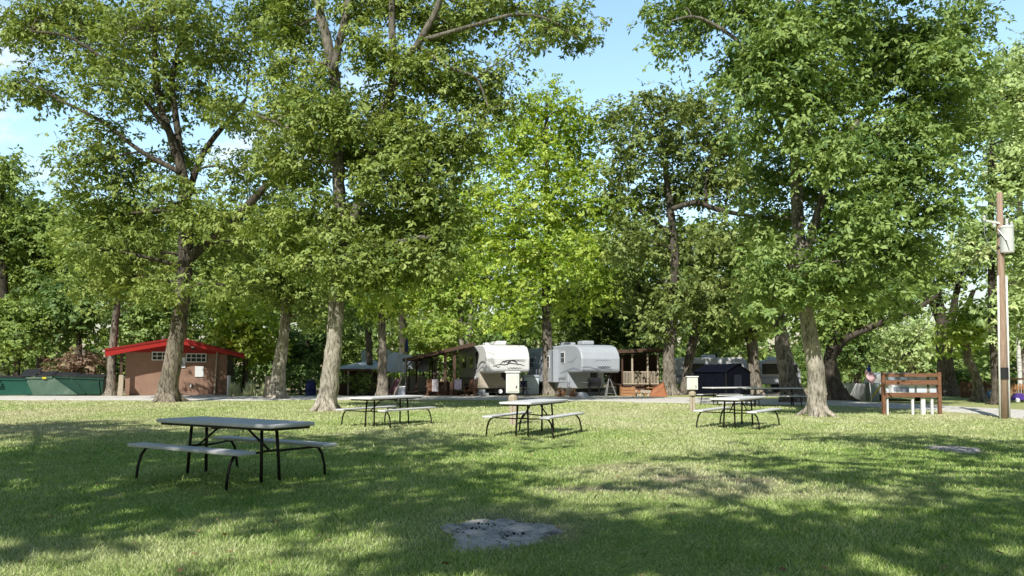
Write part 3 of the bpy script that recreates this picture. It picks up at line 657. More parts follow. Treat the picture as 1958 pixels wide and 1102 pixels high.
trailer('silver white fifth wheel trailer with a script name on its nose, right one', 1150, 44.9, R(19), 2.42, M_grey, M_grey, slide=True, decals=[
  (script(-.25,1.68,.85,.07,18,2),.045,M_decal,'f'),([(-.35,1.57),(.1,1.60),(.7,1.56)],.025,M_decal,'f'),(arc(.1,2.0,.5,.06,0,180),.03,M_decal2,'f'),([(-1.2,1.66),(-.8,1.7),(.0,1.5),(1.2,1.48)],.05,M_decal2,'f'),
  ([(.3,1.5),(1.2,1.6),(2.0,1.5),(3.2,1.3)],.12,M_decal2,'s'),([(.6,2.3),(1.3,2.0),(2.0,1.95)],.08,M_decal2,'s')])
def travel_trailer(label, pxa, pxb, d, top, mt, wins=(), rot=0.):
    k = d/F; ln = (pxb-pxa)*k; h = (gy(d)-top)*k; t = thing('travel_trailer', label, 'trailer', (X((pxa+pxb)/2,d),d,0), rot, 'white camping trailers')
    m = MB(); m.prism([(-ln/2,.55),(ln/2,.55),(ln/2,h*.62),(ln/2-.35,h-.12),(ln/2-.7,h),(-ln/2+.7,h),(-ln/2+.3,h-.14),(-ln/2,h*.6)], 0, 2.4); m.build('body', mt, t, bevel=.08, seg=3)
    for u, z, w_, hh in wins:
        m = MB(); m.box((u*ln,-.012,z), (w_+.08,.03,hh+.08)); f = m.build('window', M_white, t); m = MB(); m.box((u*ln,-.034,z), (w_,.012,hh)); m.build('pane', M_glass, f)
    for u in (-.08,.08):
        m = MB(); m.lathe([(.17,-.1),(.34,-.1),(.34,.1),(.17,.1)], (0,0,0), 18); o = m.build('wheel', M_black, t, loc=(u*ln,.12,.33)); o.rotation_euler = (PI/2,0,0)
    m = MB(); m.box((.02*ln,1.2,h+.10), (.9,.7,.24)); m.build('roof_unit', M_white, t, bevel=.06)
    m = MB(); m.box((0,-.006,h*.45), (ln-.1,.012,.12)); m.build('stripe', M_decal2, t)
    return t
travel_trailer('long white travel trailer behind the navy tent', 1284, 1436, 57, 684, M_gel, ((-.18,1.7,1.2,.6),(.3,1.7,1.0,.6)))
travel_trailer('short grey travel trailer behind the leaning thick trunk', 1452, 1532, 54, 688, M_grey, ((-.22,1.6,1.2,.75),(.3,1.6,.7,.6)))

# ---------------------------------------------------------------- porch roof left of the first trailer
d = 46.4; t = thing('porch', 'open brown timber porch with a sloping roof left of the mountain artwork trailer', 'porch', (X(850,d),d,0))
O = Vector(t.location)
A = W(770,690,46.4)-O; B = W(908,659,46.4)-O; C = W(897,662,54)-O; D = W(800,692,54)-O; up = Vector((0,0,.10))
m = MB(); m.add([A,B,C,D,A+up,B+up,C+up,D+up], [(0,1,2,3),(4,5,6,7),(0,1,5,4),(1,2,6,5),(2,3,7,6),(3,0,4,7)]); m.build('roof', M_roofdk, t)
m = MB(); m.beam(A+Vector((0,-.03,.02)), B+Vector((0,-.03,.02)), .05, .20); m.build('fascia', M_wooddk, t)
m = MB()
for i in range(1,8):
    p, q = A.lerp(B, i/8), D.lerp(C, i/8); m.beam(p-Vector((0,0,.06)), q-Vector((0,0,.06)), .06, .12)
m.build('rafter', M_wooddk, t)
for px, dd, w_ in ((776,46.7,.14),(851,46.7,.15),(869,46.7,.18),(796,51,.12),(809,53.8,.12),(826,53.8,.10)):
    p = Vector((X(px,dd),dd,0))-O; u = (px-770)/(908-770) if dd < 50 else (px-800)/97; zt = (A.lerp(B,u) if dd < 50 else D.lerp(C,u)).z
    if dd == 51: zt = A.z+.04
    m = MB(); m.beam((p.x,p.y,0),(p.x,p.y,zt), w_, w_); m.beam((p.x,p.y,zt-.45),(p.x+.4,p.y,zt-.03), .07,.07); m.build('post', M_wooddk, t)
def pw(px, dd): return X(px,dd)-O.x
m = MB(); m.box(((pw(838,47)+pw(872,47))/2, 1.2, .40), (pw(872,47)-pw(838,47), 1.0, .80)); m.build('counter', M_wooddk, t)
m = MB(); m.box(((pw(830,47)+pw(856,47))/2, .75, .83), (pw(856,47)-pw(830,47), .6, .05)); m.build('counter_top', M_wood2, t)
m = MB(); m.box((pw(830,50), 4.2, .06), (3.6, 5.5, .12)); m.build('floor', M_wooddk, t)
m = MB()
for i in range(11): m.box((pw(790,53.5)+i*.22, 7.3, .75), (.05,.05,.9))
m.box((pw(790,53.5)+1.1, 7.3, 1.2), (2.4,.07,.06)); m.build('railing', M_wood2, t)

# ---------------------------------------------------------------- wooden porch with railing right of the second trailer
d = 49.; t = thing('porch', 'dark roofed timber porch with a picket railing right of the silver white trailer', 'porch', (X(1234,d),d,0)); k = d/F
def bx_(px): return (px-1234)*k
def bz_(py): return (gy(d)-py)*k
xa, xb = bx_(1176), bx_(1284)
m = MB(); m.prism([(xa,bz_(676)),(xb,bz_(671)),(xb,bz_(666)),(xa,bz_(670))], -.4, 4.2); m.build('roof', M_roofdk, t)
m = MB(); m.beam((xa,-.43,bz_(673.5)+.02),(xb,-.43,bz_(669)+.02), .05, .22); m.build('fascia', M_wooddk, t)
m = MB(); m.box(((xa+xb)/2, 4.0, bz_(708)), (xb-xa, .1, bz_(676)-bz_(740)-.02)); m.build('back_wall', M_wooddk, t)
m = MB(); m.box(((xa+xb)/2, 1.9, .56), (xb-xa, 4.0, .12)); m.build('deck', M_wooddk, t)
for px in (1190,1209,1238.5,1258,1281):
    m = MB(); m.box((bx_(px),-.05,bz_(676)/2), (.10,.10,bz_(676)-.05)); m.build('post', M_tan if px in (1209,1238.5,1258) else M_wooddk, t)
m = MB(); m.box(((bx_(1190)+bx_(1258))/2,-.06,bz_(711.5)), (bx_(1258)-bx_(1190),.07,.07)); m.box(((bx_(1190)+bx_(1258))/2,-.06,bz_(734)), (bx_(1258)-bx_(1190),.06,.06))
for i in range(24): m.box((bx_(1192)+i*(bx_(1257)-bx_(1192))/23,-.062,bz_(723)), (.045,.035,bz_(711.5)-bz_(734)))
m.build('railing', M_tan, t)
m = MB()
for i in range(3): m.box((bx_(1248)+i*.02,-.25-i*.28,.42-i*.17), (.9,.3,.05))
m.build('steps', M_wood2, t)
m = MB(); m.box(((xa+xb)/2, .02, .25), (xb-xa-.2, .04, .5)); m.build('skirt', M_wooddk, t)

# ---------------------------------------------------------------- tent
A = Vector((X(1389,44.2),44.2,0)); B = Vector((X(1435,45.6),45.6,0)); C = Vector((X(1327,46.2),46.2,0)); D = B+C-A; O = A
t = thing('tent', 'navy blue cabin tent standing behind the far picnic tables', 'tent', A)
e = Vector((0,0,1.42)); r = Vector((0,0,1.86)); a, b_, c, dd_ = A-O, B-O, C-O, D-O; mf, mb_ = (a+b_)/2+r, (c+dd_)/2+r-Vector((0,0,.06))
m = MB(); m.add([a,b_,b_+e,mf,a+e], [(0,1,2,3,4)]); m.add([c,a,a+e,c+e], [(0,1,2,3)]); m.add([b_,dd_,dd_+e,b_+e], [(0,1,2,3)]); m.add([dd_,c,c+e,mb_,dd_+e], [(0,1,2,3,4)]); m.build('walls', M_navy, t, bevel=.10, seg=3)
ov = Vector((0,0,-.05)); s1 = (a-b_).normalized()*.06; f1 = (a-c).normalized()*.05
m = MB(); m.add([a+e+s1+f1+ov,mf+f1,mb_-f1,c+e+s1-f1+ov], [(0,1,2,3)]); m.add([b_+e-s1+f1+ov,mf+f1,mb_-f1,dd_+e-s1-f1+ov], [(0,1,2,3)]); o = m.build('roof', M_navy, t); sm = o.modifiers.new('s','SOLIDIFY'); sm.thickness = .03; sm.offset = 1
for p in (a, b_, c):
    m = MB(); m.tube([p+s1*.3, p+e+s1*.3], .03, 6); m.build('pole', M_blackm, t)
n_ = (b_-a).normalized(); q = (a+b_)/2+Vector((-.04,-.05,0))*1.0
m = MB(); m.add([q-n_*.38+Vector((0,0,.06)), q+n_*.38+Vector((0,0,.06)), q+n_*.34+Vector((0,0,1.25)), q-n_*.34+Vector((0,0,1.25))], [(0,1,2,3)]); m.build('door_flap', mat('dark blue mesh', (.012,.016,.034), .9, var=.3, scale=6), t)

# ---------------------------------------------------------------- grey canopy, white tarp trailer, umbrella on the left
d = 47.; k = d/F; t = thing('canopy', 'blue grey fabric canopy over a dark shelter behind the pale trunk', 'canopy', (X(680,d),d,0))
def cx_(px): return (px-680)*k
def cz_(py): return (gy(d)-py)*k
m = MB(); m.add([(cx_(630),-.3,cz_(706)),(cx_(712),-.3,cz_(706)),(cx_(705),2.2,cz_(689)),(cx_(678),2.2,cz_(691)),(cx_(625),3.6,cz_(704)),(cx_(720),3.6,cz_(704))], [(0,1,2,3),(0,3,4),(1,5,2),(3,2,5,4)]); o = m.build('cover', M_canvas, t); s = o.modifiers.new('s','SOLIDIFY'); s.thickness = .04
m = MB(); m.box((cx_(671),-.32,cz_(707.5)), (cx_(712)-cx_(630),.03,.12)); m.build('valance', M_wooddk, t)
for px, y in ((632,-.2),(667,-.2),(710,-.2),(632,3.4),(710,3.4)):
    m = MB(); m.box((cx_(px),y,cz_(706)/2), (.08,.08,cz_(706))); m.build('leg', M_tan if px == 667 else M_wooddk, t)
m = MB(); m.box((cx_(671),3.45,.75), (cx_(712)-cx_(630)-.3,.05,1.45)); m.build('back_panel', M_wooddk, t)
m = MB(); m.box((cx_(655),1.2,.42), (.9,.7,.84)); tag(m.build('storage_chest', M_wooddk, None, loc=(X(680,d),d,0), bevel=.02), 'dark wooden chest in the shadow under the grey canopy', 'chest')
d = 52.; k = d/F; t = thing('tarp_shelter', 'white tarpaulin shelter draped behind the pale straight trunk', 'shelter', (X(750,d),d,0))
def tz_(py): return (gy(d)-py)*k
def tx_(px): return (px-750)*k
m = MB(); m.add([(tx_(690),0,tz_(671)),(tx_(707),.3,tz_(667)),(tx_(708),.3,tz_(697)),(tx_(691),0,tz_(698))], [(0,1,2,3)]); m.add([(tx_(735),.6,tz_(668)),(tx_(745),.5,tz_(671)),(tx_(740),.5,tz_(690)),(tx_(735),.6,tz_(700))], [(0,1,2,3)]); o = m.build('end_panel', M_canvas, t); s = o.modifiers.new('s','SOLIDIFY'); s.thickness = .03
# draped sheet with folds
K, J = 22, 8; v = []; 
for j in range(J+1):
    for i in range(K+1):
        u, w_ = i/K, j/J; px = 741+(822-741)*u; top = 672+18*u**1.3 if u > .15 else 680-8*u/.15; bot = 708+4*math.sin(u*9)+(14*math.exp(-((u-.38)/.12)**2))
        v.append((tx_(px), .25*math.sin(u*17+w_*2)-1.0*w_, tz_(top+(bot-top)*w_)))
m = MB(); m.add(v, [(j*(K+1)+i, j*(K+1)+i+1, (j+1)*(K+1)+i+1, (j+1)*(K+1)+i) for j in range(J) for i in range(K)]); m.build('sheet', M_tarp, t, smooth=True)
for px in (742,780,820):
    m = MB(); m.box((tx_(px),.5,tz_(690)/2), (.09,.09,tz_(690))); m.build('pole', M_wooddk, t)
m = MB(); m.box((tx_(775),1.2,.55), (2.6,.1,1.1)); m.build('low_wall', M_beige, t)
d = 46.; t = thing('closed_umbrella', 'closed dark blue umbrella on a tall thin pole at the porch corner', 'umbrella', (X(775.5,d),d,0)); 
m = MB(); m.tube([(0,0,0),(0,0,Zof(645,d))], .022, 8); m.build('pole', M_steel, t)
m = MB(); z1, z0 = Zof(646,d), Zof(673,d); m.lathe([(.02,z1),(.06,z1-.12),(.09,z0+.45),(.12,z0+.15),(.10,z0),(.05,z0+.02)], (.045,0,0), 9); m.build('cloth', M_blue, t)
d = 45.6; t = thing('banana_plant', 'potted palm like plant with drooping yellow green leaves by the umbrella pole', 'plant', (X(757,d),d,0))
m = MB(); m.lathe([(.16,0),(.22,.36),(.24,.38),(.2,.4)], (0,0,0), 12); m.build('pot', M_wooddk, t)
m = MB(); m.tube([(0,0,.3),(.03,0,1.0)], [.06,.03], 7); m.build('stem', M_tan, t)
m = MB()
for i in range(13):
    a = 2*PI*i/13; L_ = random.uniform(.5,.75); pts = [(0,0,1.0),(math.cos(a)*L_*.4,math.sin(a)*L_*.4,1.38),(math.cos(a)*L_*.8,math.sin(a)*L_*.8,1.28),(math.cos(a)*L_*1.05,math.sin(a)*L_*1.05,.95)]; wv = [.02,.07,.06,.01]; v = []
    for p, w_ in zip(pts, wv): v += [(p[0]-math.sin(a)*w_,p[1]+math.cos(a)*w_,p[2]),(p[0]+math.sin(a)*w_,p[1]-math.cos(a)*w_,p[2])]
    m.add(v, [(2*q,2*q+1,2*q+3,2*q+2) for q in range(3)])
m.build('leaves', mat('banana leaf', (.25,.36,.05), .5, var=.3), t, smooth=True)
d = 44.6; t = thing('deck_chair', 'folded striped deck chair leaning beside the pale straight trunk', 'chair', (X(750,d),d,0))
m = MB(); m.add([(-.28,0,.12),(.02,0,.08),(.42,.5,1.0),(.12,.5,1.04)], [(0,1,2,3)]); o = m.build('cloth', mat('purple striped cloth', (.16,.07,.10), .8, var=.5, scale=9, stretch=(6,1,1)), t); s = o.modifiers.new('s','SOLIDIFY'); s.thickness = .03
for x in (-.3,.04):
    m = MB(); m.beam((x,-.03,0),(x+.42,.5,1.08), .05,.05); m.build('frame', M_tan, t)
m = MB(); m.beam((.3,.5,1.0),(.5,.9,0), .05,.05); m.build('rear_leg', M_tan, t)
d = 45.2; t = thing('cooler_box', 'grey cooler box on the ground beside the umbrella pole', 'cooler', (X(765,d),d,0)); m = MB(); m.box((0,0,.26), (.62,.45,.52)); m.build('body', M_decal2, t, bevel=.03); m = MB(); m.box((0,0,.555), (.66,.49,.07)); m.build('lid', M_white, t, bevel=.02)
d = 47.; t = thing('barrel', 'dark blue barrel standing in front of the dark green shrub', 'barrel', (X(594,46.2),46.2,0)); m = MB(); m.lathe([(.0,0),(.27,0),(.30,.05),(.31,.28),(.29,.30),(.31,.32),(.31,.58),(.29,.60),(.30,.62),(.28,.82),(.22,.86)], (0,0,0), 18); m.build('body', M_blue, t, smooth=True); m = MB(); m.lathe([(.0,.86),(.23,.86),(.24,.90),(0,.95)], (0,0,0), 18); m.build('lid', M_blackm, t)

# ---------------------------------------------------------------- chairs, flag, grill, wood on the camp side
def adirondack(label, px, d, rot, mt):
    t = thing('garden_chair', label, 'chair', (X(px,d),d,0), rot, 'wooden chairs in front of the trailers')
    m = MB()
    for i in range(5): m.box((-.22+i*.11,.28,.66-abs(i-2)*.02), (.095,.025,.75-abs(i-2)*.05), 0, -.28)
    m.build('backrest', mt, t)
    m = MB()
    for i in range(5): m.box((0,-.25+i*.11,.36-i*.025), (.54,.095,.025), 0, -.15)
    m.build('seat', mt, t)
    for s in (-1,1):
        m = MB(); m.box((s*.31,-.02,.56), (.12,.66,.025)); m.build('armrest', mt, t)
        m = MB(); m.box((s*.29,-.28,.28), (.04,.09,.56)); m.beam((s*.26,-.30,.34),(s*.26,.42,.03), .03,.10); m.build('leg', mt, t)
    return t
adirondack('reddish wooden garden chair at the porch with a towel on it', 826, 44.8, R(15), M_wood)
adirondack('reddish wooden garden chair at the left corner of the mountain artwork trailer', 901, 44.6, R(-20), M_wood)
m = MB(); K = 6
v = [((i/K-.5)*.34, -.03*math.sin(i*1.7)-.36*0, z) for z in (.30,.62,.98) for i in range(K+1)]
m.add([(x, y-.02+.0*z, z) for x, y, z in v], [(j*(K+1)+i, j*(K+1)+i+1, (j+1)*(K+1)+i+1, (j+1)*(K+1)+i) for j in range(2) for i in range(K)])
tag(m.build('towel', mat('white patterned towel', (.74,.70,.74), .9, var=.35, scale=9, stain=(.35,.08,.10), stain_amt=.8), None, loc=(X(833,44.6),44.35,0)), 'white patterned towel hanging over the chair at the porch', 'towel')
t = thing('garden_flag', 'small purple and white picture flag on a stake in front of the porch', 'garden flag', (X(875.5,44.4),44.4,0))
m = MB(); m.tube([(-.26,0,0),(-.26,0,1.0),(.24,0,1.0)], .012, 6); m.build('stake', M_blackm, t)
m = MB(); m.box((0,0,.70), (.40,.012,.56)); m.build('cloth', mat('purple picture print', (.62,.55,.74), .8, var=.5, scale=7, stain=(.55,.12,.16), stain_amt=.7), t)
for px, lb in ((921,'white concrete block lying under the nose of the left fifth wheel trailer'),):
    t = thing('block_stack', lb, 'blocks', (X(px,45.2),45.2,0))
    for i, (x, z) in enumerate(((-.2,.1),(.22,.1),(0,.3))): m = MB(); m.box((x,0,z), (.38,.2,.19), .1*i); m.build('block', M_white, t, bevel=.01)
t = thing('hose_reel', 'coiled dark hose under the nose of the left fifth wheel trailer', 'hose', (X(957,45),45,0)); m = MB()
for i in range(5): m.tube([(.27*math.cos(a),-.03*i+.06,.29+.26*math.sin(a)) for a in np.linspace(0,2*PI,18)], .025, 6, False)
m.build('hose', M_black, t); m = MB(); m.lathe([(.12,-.1),(.12,.1)], (0,0,0), 10); o = m.build('drum', M_white, t, loc=(0,0,.29)); o.rotation_euler = (PI/2,0,0); m = MB(); m.box((0,0,.02),(.4,.3,.04)); m.build('base', M_blackm, t)
d = 48.5; t = thing('storage_locker', 'pale grey storage locker between the two fifth wheel trailers', 'locker', (X(1016,d),d,0), R(6)); m = MB(); m.box((0,.4,.55), (.95,.8,1.1)); m.build('body', M_canvas, t, bevel=.03); m = MB(); m.prism([(-.52,1.1),(.52,1.1),(.48,1.2),(-.48,1.24)], -.06, .86); m.build('lid', M_grey, t)
t = thing('folding_chair', 'dark folding camp chair beside the grey storage locker', 'chair', (X(1003,45.6),45.6,0), R(25)); m = MB()
for a, b_ in (((-.25,-.2,0),(.25,.2,.8)),((.25,-.2,0),(-.25,.2,.8)),((-.25,.2,0),(-.25,.2,.9)),((.25,.2,0),(.25,.2,.9))): m.tube([a,b_], .018, 6)
m.build('frame', M_blackm, t); m = MB(); m.box((0,0,.42), (.5,.45,.03)); m.box((0,.21,.70), (.5,.03,.36)); m.build('seat', M_navy, t)
t = thing('camp_table', 'small white camp table under the slide out of the right trailer', 'table', (X(1075,45.2),45.2,0), R(8)); m = MB(); m.box((0,0,.80), (.85,.5,.04)); m.build('tabletop', M_grey, t)
for s in (-1,1):
    for q in (-1,1): m = MB(); m.beam((s*.38,q*.2,0),(s*.38,q*.2,.79), .03,.03); m.build('leg', M_steel, t)
def woodpile(label, px, d, n, w_, rows):
    t = thing('firewood_pile', label, 'firewood', (X(px,d),d,0))
    for r in range(rows):
        for i in range(n-r):
            rr = random.uniform(.07,.11); x = (i-(n-r-1)/2)*w_/n+random.uniform(-.02,.02); z = .09+r*.17
            m = MB(); a = Vector((x,-.2+random.uniform(-.08,.08),z)); m.tube([a, a+Vector((random.uniform(-.1,.1),.45,random.uniform(-.03,.03)))], rr, 9); m.build('log', M_tan if random.random() < .5 else M_wood2, t)
woodpile('firewood pile right of the maple trunk', 1083, 43.6, 8, 1.3, 3)
m = MB(); K = 12; v = [(0,0,.28)]+[(.42*math.cos(2*PI*i/K)*q,.3*math.sin(2*PI*i/K)*q,z) for q, z in ((.55,.25),(.9,.12),(1.05,-.02)) for i in range(K)]
m.add(v, [(0,1+i,1+(i+1) % K) for i in range(K)]+[(1+r*K+i,1+(r+1)*K+i,1+(r+1)*K+(i+1) % K,1+r*K+(i+1) % K) for r in range(2) for i in range(K)]); tag(m.build('covered_heap', M_tarp, None, loc=(X(1112,43.6),43.6,0), smooth=True), 'low heap under a white cover beside the firewood pile', 'heap')
t = thing('barbecue_grill', 'black barrel grill under the nose of the right fifth wheel trailer', 'grill', (X(1136,44.6),44.6,0), R(10))
m = MB(); m.lathe([(.0,-.38),(.2,-.38),(.26,-.34),(.26,.34),(.2,.38),(0,.38)], (0,0,0), 16); o = m.build('barrel', M_blackm, t, loc=(0,0,.82)); o.rotation_euler = (0,PI/2,0)
for s in (-1,1):
    for q in (-1,1): m = MB(); m.beam((s*.3,q*.2,0),(s*.26,q*.14,.7), .04,.04); m.build('leg', M_blackm, t)
m = MB(); m.tube([(.2,0,1.06),(.2,0,1.38)], .05, 8); m.build('chimney', M_blackm, t); m = MB(); m.box((-.55,0,.80), (.32,.4,.03)); m.build('shelf', M_steel, t)
t = thing('tripod_support', 'dark tripod support under the front of the right fifth wheel trailer', 'tripod', (X(1165,44.9),44.9,0))
for a in (0,2.1,4.2): m = MB(); m.tube([(.05*math.cos(a),.05*math.sin(a),1.0),(.42*math.cos(a),.42*math.sin(a),0)], .03, 7); m.build('leg', M_steel, t)
m = MB(); m.tube([(0,0,.85),(0,0,1.22)], .045, 8); m.build('screw', M_blackm, t)
t = thing('planter_crate', 'orange slatted wooden crate in front of the dark roofed porch', 'crate', (X(1200,45.2),45.2,0), R(4))
m = MB()
for z in (.10,.27,.44): m.box((0,-.2,z), (.76,.03,.14)); m.box((0,.2,z), (.76,.03,.14)); m.box((-.365,0,z), (.03,.37,.14)); m.box((.365,0,z), (.03,.37,.14))
m.build('slats', M_wood2, t); m = MB(); 
for s in (-1,1):
    for q in (-1,1): m.box((s*.37,q*.222,.27), (.06,.04,.56))
m.build('corner_posts', M_wood2, t); m = MB(); m.box((0,0,.40), (.70,.36,.02)); m.build('soil', M_wooddk, t)
m = MB(); v = [(-.5,-.2,0),(.5,-.25,0),(.55,.4,0),(-.45,.4,0),(-.32,-.1,.35),(.30,-.1,.75),(.42,.3,.85),(-.2,.3,.5)]; m.add(v, [(0,1,5,4),(1,2,6,5),(2,3,7,6),(3,0,4,7),(4,5,6,7)]); o = m.build('covered_heap', M_orange, None, loc=(X(1258,45),45,0), bevel=.06); tag(o, 'orange tarpaulin heap at the foot of the twin dark trunks', 'heap')
woodpile('loose firewood under the dark roofed porch', 1228, 45.6, 7, 1.1, 2)

# ---------------------------------------------------------------- right side: fences, flag, cabinet, van
def pickets(label, A, B, h, sp, mt, name='picket_fence', gap=1.):
    A, B = Vector(A), Vector(B); t = thing(name, label, 'fence', A); dv = B-A; n = int(dv.length/sp); rz = math.atan2(dv.y, dv.x)
    m = MB()
    for i in range(n+1):
        p = dv*(i/n); hh = h*random.uniform(.96,1.04); M_ = Matrix.Rotation(rz,3,'Z'); w2 = sp*.33
        vs = [Vector((x,y,z)) for y in (-.012,.012) for x, z in ((-w2,0),(w2,0),(w2,hh-.07),(0,hh),(-w2,hh-.07))]
        m.add([p+M_@q for q in vs], [(0,1,2,3,4),(9,8,7,6,5)]+[(j,(j+1) % 5,(j+1) % 5+5,j+5) for j in range(5)])
    m.build('pickets', mt, t)
    off = Matrix.Rotation(rz,3,'Z')@Vector((0,.035,0))
    for z in (.22,.75): m = MB(); m.beam(off+Vector((0,0,z*h)), dv+off+Vector((0,0,z*h)), .04,.08); m.build('rail', mt, t)
    for i in range(int(dv.length/1.8)+1):
        p = dv*min(1,i*1.8/dv.length)+off*2.5; m = MB(); m.box((p.x,p.y,h*.5), (.09,.09,h*1.04), rz); m.build('post', mt, t)
    return t
pickets('white picket fence by the road left of the flag', (X(1598,42),42,0), (X(1662,38.5),38.5,0), .82, .13, M_white)
pickets('brown picket fence behind the crooked sunlit trunk', (X(1838,43),43,0), (X(1912,40),40,0), .88, .12, M_fence)
pickets('orange brown picket fence at the right photo edge behind the utility pole', (X(1927,38),38,0), (X(1990,38),38,0), .85, .12, M_wood2)
t = thing('garden_arbor', 'wooden post and beam arbor above the orange brown fence', 'arbor', (X(1945,38.6),38.6,0)); m = MB(); m.beam((-.5,0,1.05),(1.3,0,1.05), .08,.08); m.build('beam', M_wood2, t)
for x in (-.1,1.2): m = MB(); m.box((x,.06,.53), (.08,.04,1.06)); m.build('post', M_fence, t)
t = thing('round_sign', 'round blue sign in front of the brown picket fence', 'sign', (X(1896,38.6),38.6,0)); m = MB(); m.lathe([(.0,-.012),(.20,-.012),(.20,.012),(0,.012)], (0,0,0), 20); o = m.build('disc', mat('blue sign paint', (.05,.22,.50), .4, var=.15), t, loc=(0,0,.30)); o.rotation_euler = (PI/2,0,0)
m = MB(); m.box((0,.05,.2), (.05,.04,.4)); m.build('stake', M_fence, t); m = MB(); m.tube([(.09*math.cos(a),-.02,.30+.09*math.sin(a)) for a in np.linspace(.6,5.2,14)], .018, 6); m.build('emblem', M_white, t)
t = thing('toy_car', 'purple and white toy car at the foot of the orange brown fence', 'toy', (X(1950,36.8),36.8,0)); m = MB(); m.prism([(-.35,.08),(.35,.08),(.36,.22),(.14,.26),(.05,.40),(-.2,.40),(-.3,.24)], -.17, .17); m.build('body', mat('purple plastic', (.10,.05,.32), .4), t, bevel=.03)
for s in (-1,1):
    m = MB(); m.lathe([(0,-.2),(.10,-.2),(.10,.2),(0,.2)], (0,0,0), 12); o = m.build('wheel', M_white, t, loc=(s*.22,0,.09)); o.rotation_euler = (PI/2,0,0)
t = thing('utility_cabinet', 'grey green utility cabinet between the white picket fence and the sign frame', 'cabinet', (X(1674,38),38,0)); m = MB(); m.box((0,.3,.42), (.46,.5,.84)); m.build('body', mat('grey green enamel', (.30,.36,.32), .5, var=.08), t, bevel=.02); m = MB(); m.box((0,.3,.86), (.52,.56,.05)); m.build('lid', M_grey, t, bevel=.01); m = MB(); m.box((.15,.035,.45), (.03,.03,.12)); m.build('handle', M_blackm, t)
# flag
d = 34.; t = thing('flag', 'american flag drooping from a short slanted pole near the white picket fence', 'flag', (X(1664,d),d,0))
top = W(1659,697,d)-Vector(t.location); m = MB(); m.tube([W(1667,770,d)-Vector(t.location), top], .014, 8); m.build('pole', M_white, t)
mats = [mat('flag red', (.45,.03,.04), .8), mat('flag white', (.78,.77,.78), .8), mat('flag blue', (.03,.04,.16), .8)]
me = bpy.data.meshes.new('cloth'); K, J = 18, 13; v = []; f = []; mi = []
for i in range(K+1):
    for j in range(J+1):
        u, s = i/K, j/J
        q = W(1652+8*(1-s)+16*u+1.2*math.sin(u*9+s), 714-15*(1-s)+23*u, d-.06*math.sin(u*8+s*3)-.03)-Vector(t.location); x, y, z = q
        v.append((x, y, z))
for i in range(K):
    for j in range(J):
        f.append((i*(J+1)+j, i*(J+1)+j+1, (i+1)*(J+1)+j+1, (i+1)*(J+1)+j)); mi.append(2 if (i < 7 and j < 7) else (0 if j % 2 == 0 else 1))
me.from_pydata(v, [], f); [me.materials.append(q) for q in mats]; me.polygons.foreach_set('material_index', mi); me.update()
o = bpy.data.objects.new('cloth', me); COL.objects.link(o); o.parent = t
# van
d = 38.; t = thing('camper_van', 'white camper van parked behind the sign frame', 'van', (X(1726,d),d,0), R(-12))
m = MB(); m.prism([(-1.0,.25),(.92,.25),(.92,.85),(.80,1.22),(.55,1.36),(-.6,1.36),(-.85,1.2),(-1.0,.8)], 0, 3.6); m.build('body', M_gel, t, bevel=.10, seg=3)
m = MB(); m.box((.0,-.012,.56), (.8,.03,.22)); f_ = m.build('grille', M_decal2, t, bevel=.02)
m = MB(); m.box((-.02,-.014,1.06), (1.4,.03,.30)); m.build('windscreen', mat('painted sky reflection glass', (.30,.36,.42), .1, var=.3, scale=2), t, bevel=.02)  # pale blue base colour stands for the reflected sky
for s in (-1,1):
    m = MB(); m.box((s*.72,-.02,.66), (.26,.05,.18)); m.build('headlight', LANTERN, t, bevel=.02)
    m = MB(); m.lathe([(0,-.12),(.3,-.12),(.32,-.06),(.32,.06),(.3,.12),(0,.12)], (0,0,0), 18); o = m.build('wheel', M_black, t, loc=(s*.84,.5,.30)); o.rotation_euler = (0,PI/2,0)
    m = MB(); m.lathe([(0,-.13),(.17,-.13),(.17,.13),(0,.13)], (0,0,0), 12); m.build('rim', M_steel, o)
m = MB(); m.box((0,-.05,.36), (1.9,.12,.16)); m.build('bumper', M_white, t, bevel=.03)
# reeds beside the washhouse
def reeds():
    n = 5200; px = rng.uniform(440, 525, n); y = rng.uniform(44.2, 46.6, n); x = (px-CX)/F*y
    h = rng.uniform(.25,.85,n)*(.7+.4*np.sin(px*.2)); a = rng.uniform(0,2*PI,n); ln_ = h*rng.uniform(.05,.4,n)
    P = np.stack([x,y,0*x-.02],1); s = np.stack([np.cos(a)*.02,np.sin(a)*.02,0*a],1); b2 = rng.uniform(0,2*PI,n)
    tip = P+np.stack([np.cos(b2)*ln_,np.sin(b2)*ln_,h],1); mid = P+np.stack([np.cos(b2)*ln_*.4,np.sin(b2)*ln_*.4,h*.6],1)
    T = np.stack([P-s,P+s,mid+s*.8,tip,mid-s*.8],1).reshape(-1,3)
    o = raw_mesh('reeds', T, 5, M_grass, attr={'v': np.clip(rng.normal(.9,.15,n),0,1), 'dry': np.clip(rng.normal(.3,.25,n),0,1)}); tag(o, 'yellow green reeds right of the washhouse', 'reeds', kind='stuff')
reeds()
